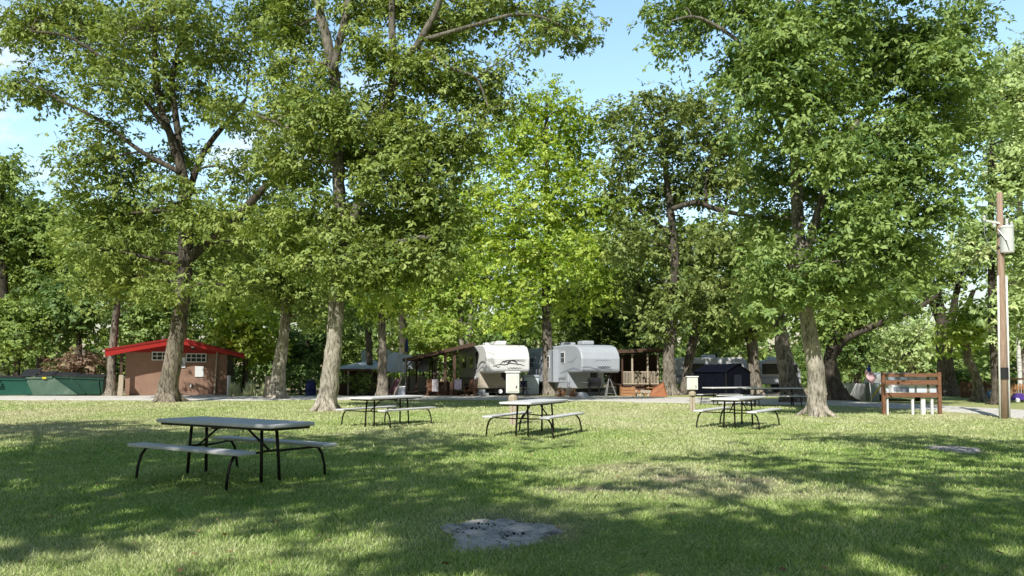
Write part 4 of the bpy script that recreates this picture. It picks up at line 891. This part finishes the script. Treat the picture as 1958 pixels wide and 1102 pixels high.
# ---------------------------------------------------------------- trees
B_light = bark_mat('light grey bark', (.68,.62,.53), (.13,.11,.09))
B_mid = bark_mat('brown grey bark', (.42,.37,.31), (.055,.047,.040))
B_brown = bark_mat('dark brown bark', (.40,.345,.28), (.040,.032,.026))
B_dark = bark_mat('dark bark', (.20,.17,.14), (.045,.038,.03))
B_birch = mat('white birch bark', (.72,.70,.66), .8, var=.15, scale=6, stretch=(1,1,4), stain=(.08,.07,.06), stain_amt=.9)
LM = {
 'hickory': leaf_mat('hickory leaves', (0.109,0.186,0.041), (0.332,0.423,0.102), (0.472,0.539,0.158)),
 'oak': leaf_mat('oak leaves', (0.101,0.195,0.053), (0.306,0.429,0.117), (0.466,0.576,0.191)),
 'maple': leaf_mat('bright maple leaves', (0.160,0.310,0.030), (0.540,0.700,0.110), (0.760,0.840,0.250), .40),
 'olive': leaf_mat('olive leaves', (0.106,0.176,0.047), (0.312,0.389,0.111), (0.461,0.527,0.179)),
 'lime': leaf_mat('lime leaves', (0.207,0.343,0.054), (0.512,0.673,0.137), (0.698,0.705,0.273), .4),
 'wood': leaf_mat('woodland leaves', (0.099,0.178,0.043), (0.312,0.427,0.103), (0.481,0.584,0.159)),
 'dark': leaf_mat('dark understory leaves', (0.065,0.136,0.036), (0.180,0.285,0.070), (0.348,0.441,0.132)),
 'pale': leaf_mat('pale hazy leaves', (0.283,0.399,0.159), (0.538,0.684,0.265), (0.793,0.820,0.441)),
 'brown': leaf_mat('withered leaves', (0.142,0.085,0.056), (0.283,0.188,0.129), (0.490,0.363,0.250), .25, .02),
}
def leaves(cl, n_each, size, aspect, sig, flat=.55, droop=.55, up=.8, vb=.42, per=6):
    """cl (k,3) clump centres -> sprays of leaflets round each twig end; diamond leaves, four vertices each, folded along the rib"""
    k = len(cl); m = max(1, n_each//per); ns = k*m
    c = np.repeat(cl, m, 0)
    o = rng.normal(0, 1, (ns,3)); o /= np.maximum(1, np.linalg.norm(o, axis=1, keepdims=True)/1.7); o[:,2] *= flat
    sg = np.repeat(sig*rng.uniform(.55, 1.45, k), m)[:,None]; o[:,2] *= np.repeat(rng.uniform(.35, 1.25, k), m)
    tl = np.repeat(rng.normal(0, .35, (k,2)), m, 0); o[:,2] += o[:,0]*tl[:,0]+o[:,1]*tl[:,1]
    o *= sg
    on = o/(np.linalg.norm(o, axis=1, keepdims=True)+1e-6)
    sd = on*.8+rng.normal(0, .5, (ns,3)); sd[:,2] -= droop*rng.uniform(.1, 1.2, ns); sd /= np.linalg.norm(sd, axis=1, keepdims=True)
    su = rng.normal(0, .30, (ns,3))+on*.7; su[:,2] += up*.8; su -= sd*(su*sd).sum(1, keepdims=True); su /= np.linalg.norm(su, axis=1, keepdims=True)+1e-6
    ss = np.cross(sd, su)
    n = ns*per; rp = lambda q: np.repeat(q, per, 0)
    p = rp(c+o); D, U, S_ = rp(sd), rp(su), rp(ss)
    ang = np.tile(np.linspace(-1.9, 1.9, per), ns)+rng.normal(0, .22, n); ca, sa = np.cos(ang)[:,None], np.sin(ang)[:,None]
    d = D*ca+S_*sa+rng.normal(0, .22, (n,3)); d[:,2] -= .22; d /= np.linalg.norm(d, axis=1, keepdims=True)
    u = U+rng.normal(0, .22, (n,3))+d*0; u -= d*(u*d).sum(1, keepdims=True); u /= np.linalg.norm(u, axis=1, keepdims=True)+1e-6
    s = np.cross(d, u); L_ = size*rng.uniform(.65, 1.25, (n,1)); Wd = L_*aspect*rng.uniform(.8, 1.2, (n,1))
    p = p+d*L_*.12+D*(rng.random((n,1))-.5)*size*1.1
    T = np.stack([p, p+d*L_*.45+s*Wd*.5+u*Wd*.12, p+d*L_-u*L_*.12, p+d*L_*.45-s*Wd*.5+u*Wd*.12], 1)
    v = np.clip(vb+np.repeat(rng.normal(0, .13, k), m*per)+rp(rng.normal(0, .15, ns))+rng.normal(0, .06, n), 0, 1)
    return T.reshape(-1,3), v
def wob_tube(mb, pts, radii, n=7, sub=3, wob=.06):
    """smooth tapering limb through the points"""
    P = [Vector(p) for p in pts]; out, rr = [], []
    for i in range(len(P)-1):
        p0, p1, p2, p3 = P[max(i-1,0)], P[i], P[i+1], P[min(i+2,len(P)-1)]
        for k in range(sub):
            t = k/sub
            q = .5*((2*p1)+(p2-p0)*t+(2*p0-5*p1+4*p2-p3)*t*t+(3*p1-p0-3*p2+p3)*t**3)
            r = radii[i]*(1-t)+radii[i+1]*t
            if i or k: q = q+Vector((random.gauss(0,1), random.gauss(0,1), 0))*r*wob
            out.append(q); rr.append(r*(1+random.uniform(-wob, wob)))
    out.append(P[-1]); rr.append(radii[-1]); mb.tube(out, rr, n); return out, rr
def tree(name, label, base, limbs, blobs, leafm, bark, leaf=.26, aspect=.45, lai=3.6, sig=.55, clump=40, flare=1.5, group=None, cat='tree', droop=.55, twigs=True, up=.8, shell=.5, vb=.42):
    """base: world point; limbs: list of ([world pts], [radii]); blobs: list of (centre, rx, ry, rz)"""
    base = Vector(base); root = thing(name, label, cat, base, 0, group)
    mb = MB(); sk = []
    for li, (pts, rad) in enumerate(limbs):
        pts = [Vector(p)-base for p in pts]; rad = list(rad)
        if li == 0 and flare:
            d = (pts[1]-pts[0]); r0 = rad[0]; pts[0] = pts[0]-d.normalized()*.2; n_ = max(1, int(d.length/.9))
            ins = [(pts[0].lerp(pts[1], i/n_), rad[0]+(rad[1]-rad[0])*i/n_) for i in range(1, n_)]
            pts[1:1] = [p for p, q in ins]; rad[1:1] = [q for p, q in ins]
        tm = MB(); o, r = wob_tube(tm, pts, rad, 14 if li == 0 else 8, 5 if li == 0 else 4, .05)
        if li == 0 and flare:
            r = [q*(1+(flare-1)*1.15*math.exp(-max(0, p.z)/(1.3*r0))) for p, q in zip(o, r)]; tm = MB(); tm.tube(o, r, 14)
            ph = random.uniform(0, 6)
            for k in range(5):   # surface roots
                a_ = ph+2*PI*k/5+random.uniform(-.3,.3); u_ = Vector((math.cos(a_), math.sin(a_), 0)); q = random.uniform(.8,1.3)
                mb.tube([u_*r0*.5+Vector((0,0,r0*1.5)), u_*r0*1.02+Vector((0,0,r0*.55)), u_*r0*1.45*q+Vector((0,0,.05)), u_*r0*2.1*q-Vector((0,0,.06))], [r0*.42,r0*.36,r0*.24,r0*.10], 7)
        mb.add(tm.v, tm.f)
        sk += [(p, q) for p, q in zip(o, r)]
    SK = np.array([tuple(p) for p, q in sk]); SR = np.array([q for p, q in sk])
    cl = []
    for c, rx, ry, rz in blobs:
        c = np.array(Vector(c)-base); area = PI*rx*rz
        nl = lai*area/(.5*leaf*leaf*aspect); k = max(3, int(nl/clump))
        u = rng.normal(0,1,(k,3)); u /= np.linalg.norm(u, axis=1, keepdims=True)
        rr = rng.uniform(0, 1, (k,1))**(1/3)*(1-shell)+shell*rng.uniform(.75, 1.08, (k,1))
        rr = np.where(rng.random((k,1)) < .72, rr, rng.uniform(0, .9, (k,1)))
        q = c+u*rr*np.array([rx, ry, rz]); cl.append(q)
        if twigs:
            # feeder limb from the skeleton to the blob, then branches to its clumps
            w = np.linalg.norm(SK-c, axis=1)+np.maximum(0, SK[:,2]-c[2])*1.2
            j = int(np.argmin(w)); p0 = Vector(SK[j]); pc = Vector(c); r0 = min(SR[j]*.6, .02+.022*(pc-p0).length)
            midp = p0.lerp(pc, .5)+Vector((random.gauss(0,.12), random.gauss(0,.12), .08))*(pc-p0).length
            fo, fr = wob_tube(mb, [p0, midp, pc], [r0, r0*.75, r0*.45], 5, 4, .08)
            FP = np.array([tuple(p) for p in fo])
            for t in q[rng.random(k) < .8]:
                jj = int(np.argmin(np.linalg.norm(FP-t, axis=1)+.4*np.maximum(0, FP[:,2]-t[2]))); a = Vector(FP[jj]); e = Vector(t)
                L_ = (e-a).length; m_ = a.lerp(e, .55)+Vector((random.gauss(0,.1), random.gauss(0,.1), .1))*L_
                r1 = min(fr[jj]*.6, .008+.009*L_)
                mb.tube([a, m_, e], [r1, r1*.7, .006], 4, False)
    mb.build('trunk', bark, root, smooth=True)
    V, v = leaves(np.concatenate(cl), clump, leaf, aspect, sig, droop=droop, up=up, vb=vb)
    # leaf tone varies at random by clump, spray and leaflet
    raw_mesh('crown', V, 4, leafm, root, attr={'v': v})
    return root
def pxlimb(pts, d, dz=0):
    """[(px,py,radius_px,depth offset)] -> world points and radii"""
    P, r = [], []
    for p in pts:
        dd = d+(p[3] if len(p) > 3 else 0); P.append(W(p[0], p[1], dd)); r.append(p[2]*dd/F)
    return P, r
def pxblobs(bl, d, spread=1.4):
    out = []
    for b in bl:
        off = b[4] if len(b) > 4 else random.uniform(-1, 1)*spread
        dd = d+off; k = dd/F
        out.append((W(b[0], b[1], dd), b[2]*k*1.1, .9*(b[2]+b[3])/2*k, b[3]*k*1.1))
    return out
def on_ground(p): p = Vector(p); p.z = -.03; return p

# --- the three big trees in front
d = 37.
l0 = pxlimb([(320,769,18.5),(328,705,16),(339,640,15),(351,560,14),(356,480,13.5),(355,425,13),(350,340,9.5),(326,260,7.5),(306,200,6),(296,100,5),(300,-20,4)], d); l0[0][0].z = 0
tree('hickory_tree', 'large dark trunked tree in front of the brown red roofed washhouse', l0[0][0],
 [l0, pxlimb([(356,500,11,0),(400,460,9,-.6),(437,435,9,-1.2),(488,378,8,-1.6),(530,335,6,-2),(580,290,4,-2)], d), pxlimb([(352,400,8),(385,300,6),(432,236,5),(470,190,3)], d+.8),
  pxlimb([(350,340,8),(336,220,6),(330,150,5),(350,60,4)], d+.3), pxlimb([(345,330,6),(270,290,4.5),(190,230,3.5),(110,190,2.5)], d-.8), pxlimb([(320,250,5),(240,150,4),(140,75,3),(60,60,2)], d-.5)],
 pxblobs([(45,60,60,50),(110,30,70,50),(30,165,55,35),(100,185,40,26),(190,70,90,70),(300,50,100,70),(420,80,80,65),(500,20,70,60),(215,165,80,45),(330,175,85,50),(430,195,50,40),(190,265,50,40),(150,320,38,60),
   (235,330,62,48),(190,415,62,50),(275,410,70,52),(340,300,42,30),(345,385,60,45,-1.6),(450,330,50,42),(430,420,46,46),(250,490,88,50),(170,480,50,40),(470,470,60,50),(505,400,45,50),(300,555,60,32),(430,545,58,38),(560,250,60,50,-2),(490,240,40,30),(200,540,60,36),(100,-60,120,50),(350,-70,140,60)], d, 2.2),
 LM['hickory'], B_brown, leaf=.25, aspect=.42, lai=4.1, sig=.62, clump=72, flare=1.22)
d = 28.5
l0 = pxlimb([(623,787,19),(630,725,16.5),(640,640,14.5),(645,560,14),(650,480,13),(650,400,12),(648,350,11.5),(645,250,11),(640,150,11),(628,90,10),(612,20,8),(600,-50,7)], d); l0[0][0].z = 0
tree('hickory_tree', 'tall light barked tree standing behind the nearest picnic table, leaves hanging far down', l0[0][0],
 [l0, pxlimb([(650,500,10),(668,440,10,-.3),(684,395,10,-.4),(703,318,9,-.3),(730,225,8),(752,150,7.5),(750,60,7),(748,-40,6)], d), pxlimb([(636,140,8),(655,55,8),(670,-10,7)], d-.2),
  pxlimb([(745,190,7),(775,120,7,-.4),(804,76,7,-.6),(836,15,6,-.8),(850,-40,5,-1)], d), pxlimb([(800,80,5,-.6),(860,62,4.5,-.9),(920,45,4,-1.2),(985,28,3.2,-1.3),(1050,38,2.4,-1.3),(1105,75,1.5,-1.3)], d), pxlimb([(800,90,4,-.5),(860,130,3.4,-.6),(910,150,2.6,-.7),(935,210,1.8,-.7)], d),
  pxlimb([(640,300,5),(590,270,4,-.4),(540,240,3,-.6),(490,220,2,-.6)], d-.3)],
 pxblobs([(560,200,60,45),(640,225,72,46,-1.3),(720,235,84,52),(800,265,78,56),(860,310,50,46),(560,320,74,50),(668,300,70,40,1.2),(770,350,92,54,-1.2),(835,395,58,44),(590,420,70,48,-1),(700,420,60,34,1.5),(790,450,74,48),(640,500,86,36,-1.6),(755,500,82,40,-1.2),(530,440,50,42),(560,490,56,34),(850,470,34,34),(700,545,60,24,-1),(800,520,46,26),
   (560,60,52,50),(700,95,50,40),(780,130,60,42),(850,55,70,40),(850,150,58,38),(895,195,38,30),(940,140,30,38),(930,205,24,36),(900,15,70,26),(980,12,50,20),(1050,20,42,22),(1090,50,34,26),(1110,85,22,18),(995,82,26,16),(1030,62,30,18),(690,10,50,36),(560,-30,80,36),(770,10,54,44),(600,140,34,26),(540,130,34,30),(900,245,26,30),(990,200,18,12)], d, 1.3),
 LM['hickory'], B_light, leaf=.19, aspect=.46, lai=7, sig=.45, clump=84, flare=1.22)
d = 25.
l0 = pxlimb([(1563,798,18),(1558,705,16.5),(1548,640,15),(1538,580,14),(1530,520,13),(1528,460,12),(1522,350,11),(1520,280,10),(1517,200,9),(1520,120,8),(1525,40,7),(1530,-60,6)], d); l0[0][0].z = 0
tree('hickory_tree', 'tall pale trunked tree just left of the brown wooden sign frame', l0[0][0],
 [l0, pxlimb([(1536,500,9),(1556,435,9,-.3),(1575,375,8,-.5),(1605,300,6,-.8),(1640,230,5,-1)], d), pxlimb([(1518,300,6),(1480,215,5,-.3),(1425,95,4,-.6),(1340,35,3,-.6),(1285,40,2,-.6)], d), pxlimb([(1521,340,7),(1600,270,6,.5),(1700,170,5,.8),(1800,110,3.5,1)], d),
  pxlimb([(1530,470,5),(1640,430,5,-.8),(1720,380,4,-1)], d), pxlimb([(1530,540,5),(1500,500,4,-.6),(1465,480,3,-1)], d)],
 pxblobs([(1290,30,44,26),(1265,70,22,26),(1345,20,54,30),(1335,70,26,22),(1430,20,56,34),(1430,110,42,36),(1390,150,24,30),(1420,180,30,26),(1500,50,64,44),(1585,50,66,46),(1490,160,58,42),(1570,170,72,50),(1660,50,64,46),(1660,150,74,50),(1745,80,66,52),(1445,245,40,34),(1590,280,64,46),(1690,260,74,50),(1775,190,66,60),(1590,385,56,42),(1680,360,76,50),(1760,310,64,56),(1480,330,44,34,1.5),(1470,420,46,40,1.6),(1620,460,76,50),(1710,470,66,50),(1475,500,50,34,-1.4),(1480,570,46,30,-1.2),(1580,545,60,36,-1),(1660,545,66,34,-1),(1720,570,50,28),(1790,410,46,52),(1835,60,60,46),(1810,130,60,50),(1850,240,50,50),(1400,-50,120,40),(1650,-50,150,40),(1525,90,60,50,-1.9),(1500,170,46,40,-1.8),(1600,300,60,46,-2.2),(1660,410,66,46,-2.2),(1555,250,44,34,-1.9),(1600,500,54,36,-1.9),(1470,100,40,36,-1.6)], d, 1.5),
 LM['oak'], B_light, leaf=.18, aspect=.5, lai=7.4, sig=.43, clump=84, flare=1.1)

# --- bright maple in the middle, big olive tree to its right
d = 48.5
l0 = pxlimb([(1052,756,11.5),(1048,700,10),(1046,640,9),(1044,560,8),(1046,400,6),(1045,250,3.5),(1045,180,2)], d); l0[0][0].z = 0
tree('maple_tree', 'bright yellow green maple standing between the two white trailers', l0[0][0], [l0],
 pxblobs([(1046,178,18,26),(1010,215,34,30),(1075,210,30,34),(985,255,46,34),(1050,260,54,40),(1105,250,34,30),(940,300,48,40),(1030,325,70,46,-1.5),(1115,310,44,40),(915,375,46,44),(990,400,66,46,-2),(1085,395,64,46),(1150,410,38,40),(890,460,48,44),(975,480,66,46,-2),(1070,490,74,46,-1.8),(1150,490,38,36),(915,535,36,30),(985,565,66,34,-1.5),(1090,570,62,34),(955,610,34,22),(1000,615,40,20),(1150,560,30,30)], d, 1.6),
 LM['maple'], B_mid, leaf=.17, aspect=.8, lai=4.6, sig=.55, shell=.62, clump=72, droop=.25, up=.6)
d = 47.5
l0 = pxlimb([(1280,757,13),(1279,690,10.5),(1284,610,9),(1290,500,8),(1282,400,7),(1270,300,5),(1265,220,3)], d); l0[0][0].z = 0
tree('oak_tree', 'olive green oak with twin dark trunks rising beside the porch', l0[0][0],
 [l0, pxlimb([(1308,756,9),(1317,690,8.5),(1333,610,8),(1325,530,7),(1312,470,5)], d+1.5), pxlimb([(1284,400,5),(1330,388,5),(1376,402,5),(1440,415,3)], d-.6), pxlimb([(1286,450,4),(1220,400,3.5),(1180,360,2.5)], d)],
 pxblobs([(1180,225,40,34),(1245,215,60,34),(1325,205,56,36),(1385,235,46,38),(1195,295,50,44),(1285,285,72,44),(1375,305,56,46),(1180,375,40,44),(1255,375,56,40),(1350,360,70,42),(1430,350,46,46),(1205,460,50,44),(1300,470,70,44),(1395,470,66,48),(1225,550,62,44),(1325,560,66,46),(1415,560,56,44),(1265,620,46,26),(1450,460,50,40),(1370,620,50,24)], d, 2.2),
 LM['olive'], B_mid, leaf=.30, aspect=.5, lai=5.2, sig=.62, clump=40)

# --- trees of the middle distance and the wood behind
def bg(name, label, d, trunk, crown, leafm, bark=B_mid, n=7, leaf=.36, lai=4.4, extra=(), sig=.75, aspect=.55, group='trees of the wood behind the trailers', flare=1.4, vb=.42, cat='tree', limbs=()):
    l = pxlimb(trunk, d); l[0][0].z = 0
    bl = []
    for (cx, cy, rx, ry) in (crown if isinstance(crown, list) else [crown]):
        for k in range(n):
            a = 2*PI*(k+random.random()*.7)/n; q = random.uniform(.35, .72)
            if k % 4 == 0: q = .15
            s_ = random.uniform(.36, .52)
            bl.append((cx+math.cos(a)*rx*q, cy+math.sin(a)*ry*q, rx*s_, ry*s_*random.uniform(.8, 1.1), random.uniform(-.5, .5)*rx*d/F))
    bl += list(extra)
    return tree(name, label, l[0][0], [l]+[pxlimb(q, d) for q in limbs], pxblobs(bl, d), leafm, bark, leaf=leaf, aspect=aspect, lai=lai, sig=sig, clump=48, flare=flare, group=group, vb=vb, cat=cat)
WOODS = [
 ('woodland_tree', 'small crowned tree against the sky at the left edge of the photo', 60, [(8,752,9),(8,560,7),(5,400,4),(6,310,2)], [(0,330,48,62),(5,440,70,70)], 'wood', B_dark, 6),
 ('woodland_tree', 'broad dark tree high behind the row of green dumpsters', 63, [(80,750,9),(78,600,8),(75,450,5)], [(75,460,110,95),(80,570,100,80)], 'wood', B_dark, 8),
 ('woodland_tree', 'tree with a tall grey trunk between the dumpsters and the washhouse', 47, [(212,758,9),(214,690,7.5),(222,600,6.5),(236,520,5),(240,440,3)], [(215,470,95,85)], 'wood', B_mid, 8),
 ('woodland_tree', 'bushy green tree right behind the roof of the washhouse', 58, [(300,752,8),(300,640,6),(310,560,4)], [(310,590,100,85),(250,520,80,60)], 'oak', B_dark, 8),
 ('woodland_tree', 'low leafy dark tree above the leftmost dumpster', 55, [(30,753,7),(32,690,6),(35,640,4)], [(25,640,85,75)], 'wood', B_dark, 8),
 ('woodland_tree', 'slender dark tree in the wood behind the withered brown bush', 57, [(150,752,6),(152,690,5),(150,600,4)], [(140,590,80,65)], 'dark', B_dark, 7),
 ('woodland_tree', 'round bright green tree hanging over the right end of the washhouse', 52, [(468,752,6),(470,690,5),(472,640,3)], [(455,625,58,44),(500,645,40,46)], 'maple', B_mid, 8),
 ('ash_tree', 'light barked tree beside the yellow green reeds, right of the washhouse', 41, [(531,763,14),(534,700,12),(543,640,9.5),(546,590,8),(545,500,5)], [(535,535,62,60),(590,580,40,44)], 'hickory', B_light, 7),
 ('woodland_tree', 'dark trunk tree leaning against the pale trunk behind the far left picnic table', 48, [(709,756,7),(707,690,6),(704,630,6),(700,560,4)], [(690,575,66,58)], 'oak', B_dark, 8),
 ('ash_tree', 'pale straight trunk tree behind the far left picnic table', 44, [(731,760,10),(732,700,9),(731,640,7),(728,560,5)], [(745,560,64,56)], 'maple', B_mid, 7),
 ('woodland_tree', 'lime green tree with two thin trunks above the porch roof', 62, [(884,748,5),(883,650,5),(880,590,5),(878,520,3)], [(850,540,80,70)], 'lime', B_light, 8),
 ('woodland_tree', 'rounded lime tree low behind the brown porch roof', 57, [(830,750,5),(832,690,4),(835,640,3)], [(835,635,66,48)], 'lime', B_mid, 7),
 ('woodland_tree', 'green tree between the bright maple and the first white trailer', 60, [(960,750,6),(962,680,5),(962,620,3)], [(965,635,70,44)], 'oak', B_mid, 8),
 ('woodland_tree', 'dark green tree directly above the second white trailer', 62, [(1140,748,7),(1142,660,6),(1140,580,4)], [(1110,600,66,70),(1180,590,60,80)], 'wood', B_dark, 8),
 ('woodland_tree', 'deep green tree behind the dark roofed porch', 60, [(1235,749,7),(1238,660,6),(1235,590,4)], [(1225,620,60,66)], 'dark', B_dark, 8),
 ('woodland_tree', 'tree with a stout shaded trunk behind the navy tent', 48, [(1443,756,13),(1441,700,11),(1438,640,10),(1440,560,7)], [(1435,560,84,74),(1400,620,60,36)], 'wood', B_mid, 8),
 ('oak_tree', 'leaning thick trunk tree right of the two far picnic tables', 36, [(1516,770,19),(1506,720,16),(1497,670,14),(1490,610,11),(1484,540,7)], [(1470,575,66,48)], 'wood', B_mid, 7),
 ('oak_tree', 'old oak with a long dark limb arching right toward the sign', 38.5, [(1604,767,15),(1592,720,13),(1588,680,12),(1600,640,10),(1610,570,7)], [(1640,590,70,44),(1590,620,44,40),(1720,560,60,40)], 'wood', B_dark, 7),
 ('oak_tree', 'dark forked tree standing right behind the wooden sign frame', 46, [(1812,759,17),(1808,700,14),(1806,650,14),(1800,600,8),(1788,540,5)], [(1760,520,64,40),(1850,500,60,44)], 'wood', B_dark, 7),
 ('woodland_tree', 'crooked sunlit trunk tree in front of the brown picket fence', 38, [(1873,770,11),(1869,735,8.5),(1860,705,7.5),(1849,680,7),(1850,630,5)], [(1866,610,52,46),(1835,640,30,26)], 'lime', B_mid, 7),
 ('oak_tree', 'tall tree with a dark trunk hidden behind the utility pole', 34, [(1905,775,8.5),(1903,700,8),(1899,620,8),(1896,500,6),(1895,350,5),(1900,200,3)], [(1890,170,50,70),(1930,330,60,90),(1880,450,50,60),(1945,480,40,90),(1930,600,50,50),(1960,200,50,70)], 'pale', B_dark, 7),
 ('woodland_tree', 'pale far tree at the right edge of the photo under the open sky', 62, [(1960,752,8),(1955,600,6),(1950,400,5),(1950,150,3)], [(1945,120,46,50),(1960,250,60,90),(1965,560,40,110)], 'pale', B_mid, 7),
 ('birch_tree', 'thin white birch trunk right of the utility pole', 42, [(1950,760,4),(1949,700,4),(1944,620,4),(1940,560,3)], [(1950,560,44,40)], 'lime', B_birch, 6),
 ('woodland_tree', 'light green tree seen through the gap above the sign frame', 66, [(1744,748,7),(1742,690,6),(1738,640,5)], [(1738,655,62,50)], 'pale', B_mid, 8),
 ('woodland_tree', 'dense dark tree behind the white picket fence', 56, [(1640,750,7),(1640,690,6),(1642,640,4)], [(1632,660,52,50)], 'dark', B_dark, 8),
 ('woodland_tree', 'green tree behind the long white trailer', 64, [(1370,747,7),(1368,690,6),(1366,620,4)], [(1365,620,64,56)], 'oak', B_dark, 8),
 ('woodland_tree', 'dense green tree above the grey canopy', 60, [(640,750,8),(640,650,6),(640,560,4)], [(620,560,70,70),(650,640,64,50)], 'wood', B_dark, 8),
 ('woodland_tree', 'dark tree behind the light barked trunk and the reeds', 55, [(590,752,6),(588,690,5),(588,650,4)], [(580,670,60,56)], 'dark', B_dark, 8),
 ('woodland_tree', 'tall green tree filling the gap between the two big trees on the left', 66, [(440,748,8),(440,600,6),(440,450,5)], [(410,500,100,90),(500,560,80,60)], 'wood', B_dark, 8),
 ('woodland_tree', 'tree behind the crown of the nearest light barked tree', 64, [(770,748,8),(770,600,6),(780,480,4)], [(770,470,100,80),(870,440,60,60)], 'wood', B_dark, 8),
]
EXTRA_LIMBS = {17: [[(1588,690,9),(1615,650,8,-.6),(1650,632,7,-1),(1700,612,6,-1.2),(1750,592,5,-1.3),(1800,560,3.5,-1.3)]],
               18: [[(1806,655,10),(1822,600,8),(1828,560,6),(1850,500,4)],[(1810,660,8),(1838,610,6),(1862,555,4)],[(1806,640,8),(1780,575,6),(1765,520,4)]],
               10: [[(892,748,4.5),(896,650,4.5),(902,590,4),(905,530,3)]]}
for i, (nm, lb, d, tr, cr, lm, bk, n) in enumerate(WOODS):
    bg(nm, lb, d, tr, cr, LM[lm], bk, n, limbs=EXTRA_LIMBS.get(i, ()), leaf=.24 if d < 45 else .30, sig=.6 if d < 45 else .8)
bg('withered_bush', 'withered brown leaved tree behind the dumpsters', 53, [(165,753,5),(165,710,4),(160,670,3)], [(160,692,38,30),(122,720,30,16)], LM['brown'], B_mid, 6, leaf=.3, lai=2.0, cat='bush', group=None)
bg('shrub', 'dark green shrub beside the blue barrel', 47.5, [(575,756,3),(575,745,2.5),(577,730,2)], [(570,722,34,26)], LM['dark'], B_dark, 6, leaf=.22, sig=.4, cat='shrub', group=None)
bg('shrub', 'leafy shrub growing under the grey canopy', 47, [(688,756,3),(688,745,2.5),(690,735,2)], [(688,728,22,22)], LM['wood'], B_dark, 6, leaf=.2, sig=.35, cat='shrub', group=None)
bg('shrub', 'rounded shrub right of the sign frame in front of the dark fence', 47, [(1838,757,3),(1838,745,2.5),(1838,730,2)], [(1838,722,26,30)], LM['dark'], B_dark, 6, leaf=.22, sig=.4, cat='shrub', group=None)

# --- the far wood, one mass nobody could count
def far_wood():
    k = 4200; x = rng.uniform(-100, 95, k); y = rng.uniform(78, 108, k); px = CX+F*x/y
    top = np.interp(px, [-300,0,120,220,330,500,700,900,1130,1300,1500,1600,1690,1720,1900,1960,2200], [380,420,400,400,440,430,440,450,430,430,450,520,660,690,690,500,420])
    top = top+18*np.sin(px*.05)+14*np.sin(px*.13+2)
    zt = (712-top)/F*y+H; z = zt*rng.uniform(0, 1, k)**.75
    V, v = leaves(np.stack([x,y,z],1), 30, .75, .6, 1.5, .8)
    o = raw_mesh('far_woods', V, 4, LM['wood'], attr={'v': v}); tag(o, 'dense wood closing the view behind all the trees', 'woods', kind='stuff')
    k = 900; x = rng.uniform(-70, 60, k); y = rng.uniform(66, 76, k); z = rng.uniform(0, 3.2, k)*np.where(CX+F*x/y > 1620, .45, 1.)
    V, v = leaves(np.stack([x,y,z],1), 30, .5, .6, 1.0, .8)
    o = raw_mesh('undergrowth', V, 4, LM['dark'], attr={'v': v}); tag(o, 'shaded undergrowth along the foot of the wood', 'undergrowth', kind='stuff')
far_wood()

# --- shade trees behind the photographer: their crowns throw the dappled shade on the lawn
def shade_blob(px, py, z, rx, ry):
    g = G(px, py); k = g.y/F
    c = g+Vector((S.x, S.y, 0))/S.z*z; c.z = z
    return c, rx*k, ry, .55*rx*k*.6+.4
def shade_tree(label, base, trunk, bl, **kw):
    blobs = []
    for px, py, rx, ry in bl:
        blobs.append(shade_blob(px, py, random.uniform(10.2, 12.5), rx, ry))
    top = sum((b[0] for b in blobs), Vector())/len(blobs)
    b = Vector(base); l = ([b, b+Vector((.1,.1,3)), b+Vector((.2,.3,6)), b.lerp(top, .5)+Vector((0,0,2.5))], [.4,.34,.3,.2])
    tree('shade_tree', label, b, [l], blobs, LM['oak'], B_mid, leaf=.34, aspect=.55, clump=26, group='trees behind the photographer', **kw)
# (px, py) of the shade on the ground, half width in px, half depth in metres
shade_tree('leafy shade tree behind the photographer on the left', (-6.5,-5,0), None,
 [(200,880,200,1.4),(430,900,180,1.2),(640,880,150,1.4),(60,905,180,1.2),(300,860,180,1.6),(120,822,170,2.6),(330,832,170,2.2),(560,845,150,1.8),(240,850,150,1.8),(60,815,150,2.2),(250,835,170,2.4),(430,850,170,2.2),(120,870,200,1.6),(330,900,200,1.3),(560,880,170,1.5),(720,835,130,2.2),(880,850,130,2.0),(760,905,170,1.2),(950,900,100,1.0),(80,950,220,.9),(420,955,200,.7),(640,950,170,.7),(850,950,170,.7),
  (30,1060,120,.4),(150,1000,120,.35)], lai=5, sig=.5)
shade_tree('leafy shade tree behind the photographer in the middle', (3,-6,0), None,
 [(1000,985,130,.45),(800,990,170,.45),(1150,1022,160,.5),(1330,1034,170,.5),(1050,1060,200,.45),(1280,1070,220,.5),(1500,1040,200,.6),(1700,1080,220,.6),(1490,1002,130,.5),(750,1060,150,.4),(1290,925,90,.3),(1850,1030,160,.7)], lai=5, sig=.5)
shade_tree('leafy shade tree out of sight on the right', (14,-1,0), None,
 [(1620,840,90,1.2),(1740,845,120,1.8),(1880,850,120,2.0),(1960,870,120,1.8),(1700,870,60,.8),(1420,880,90,.5),(1500,905,110,.5),(1640,920,120,.6),(1820,925,110,.8),(1930,950,120,.9),(1750,970,120,.6),(1880,1000,130,.6),(2000,910,140,1.4),(1360,870,60,.4)], lai=4, sig=.6)
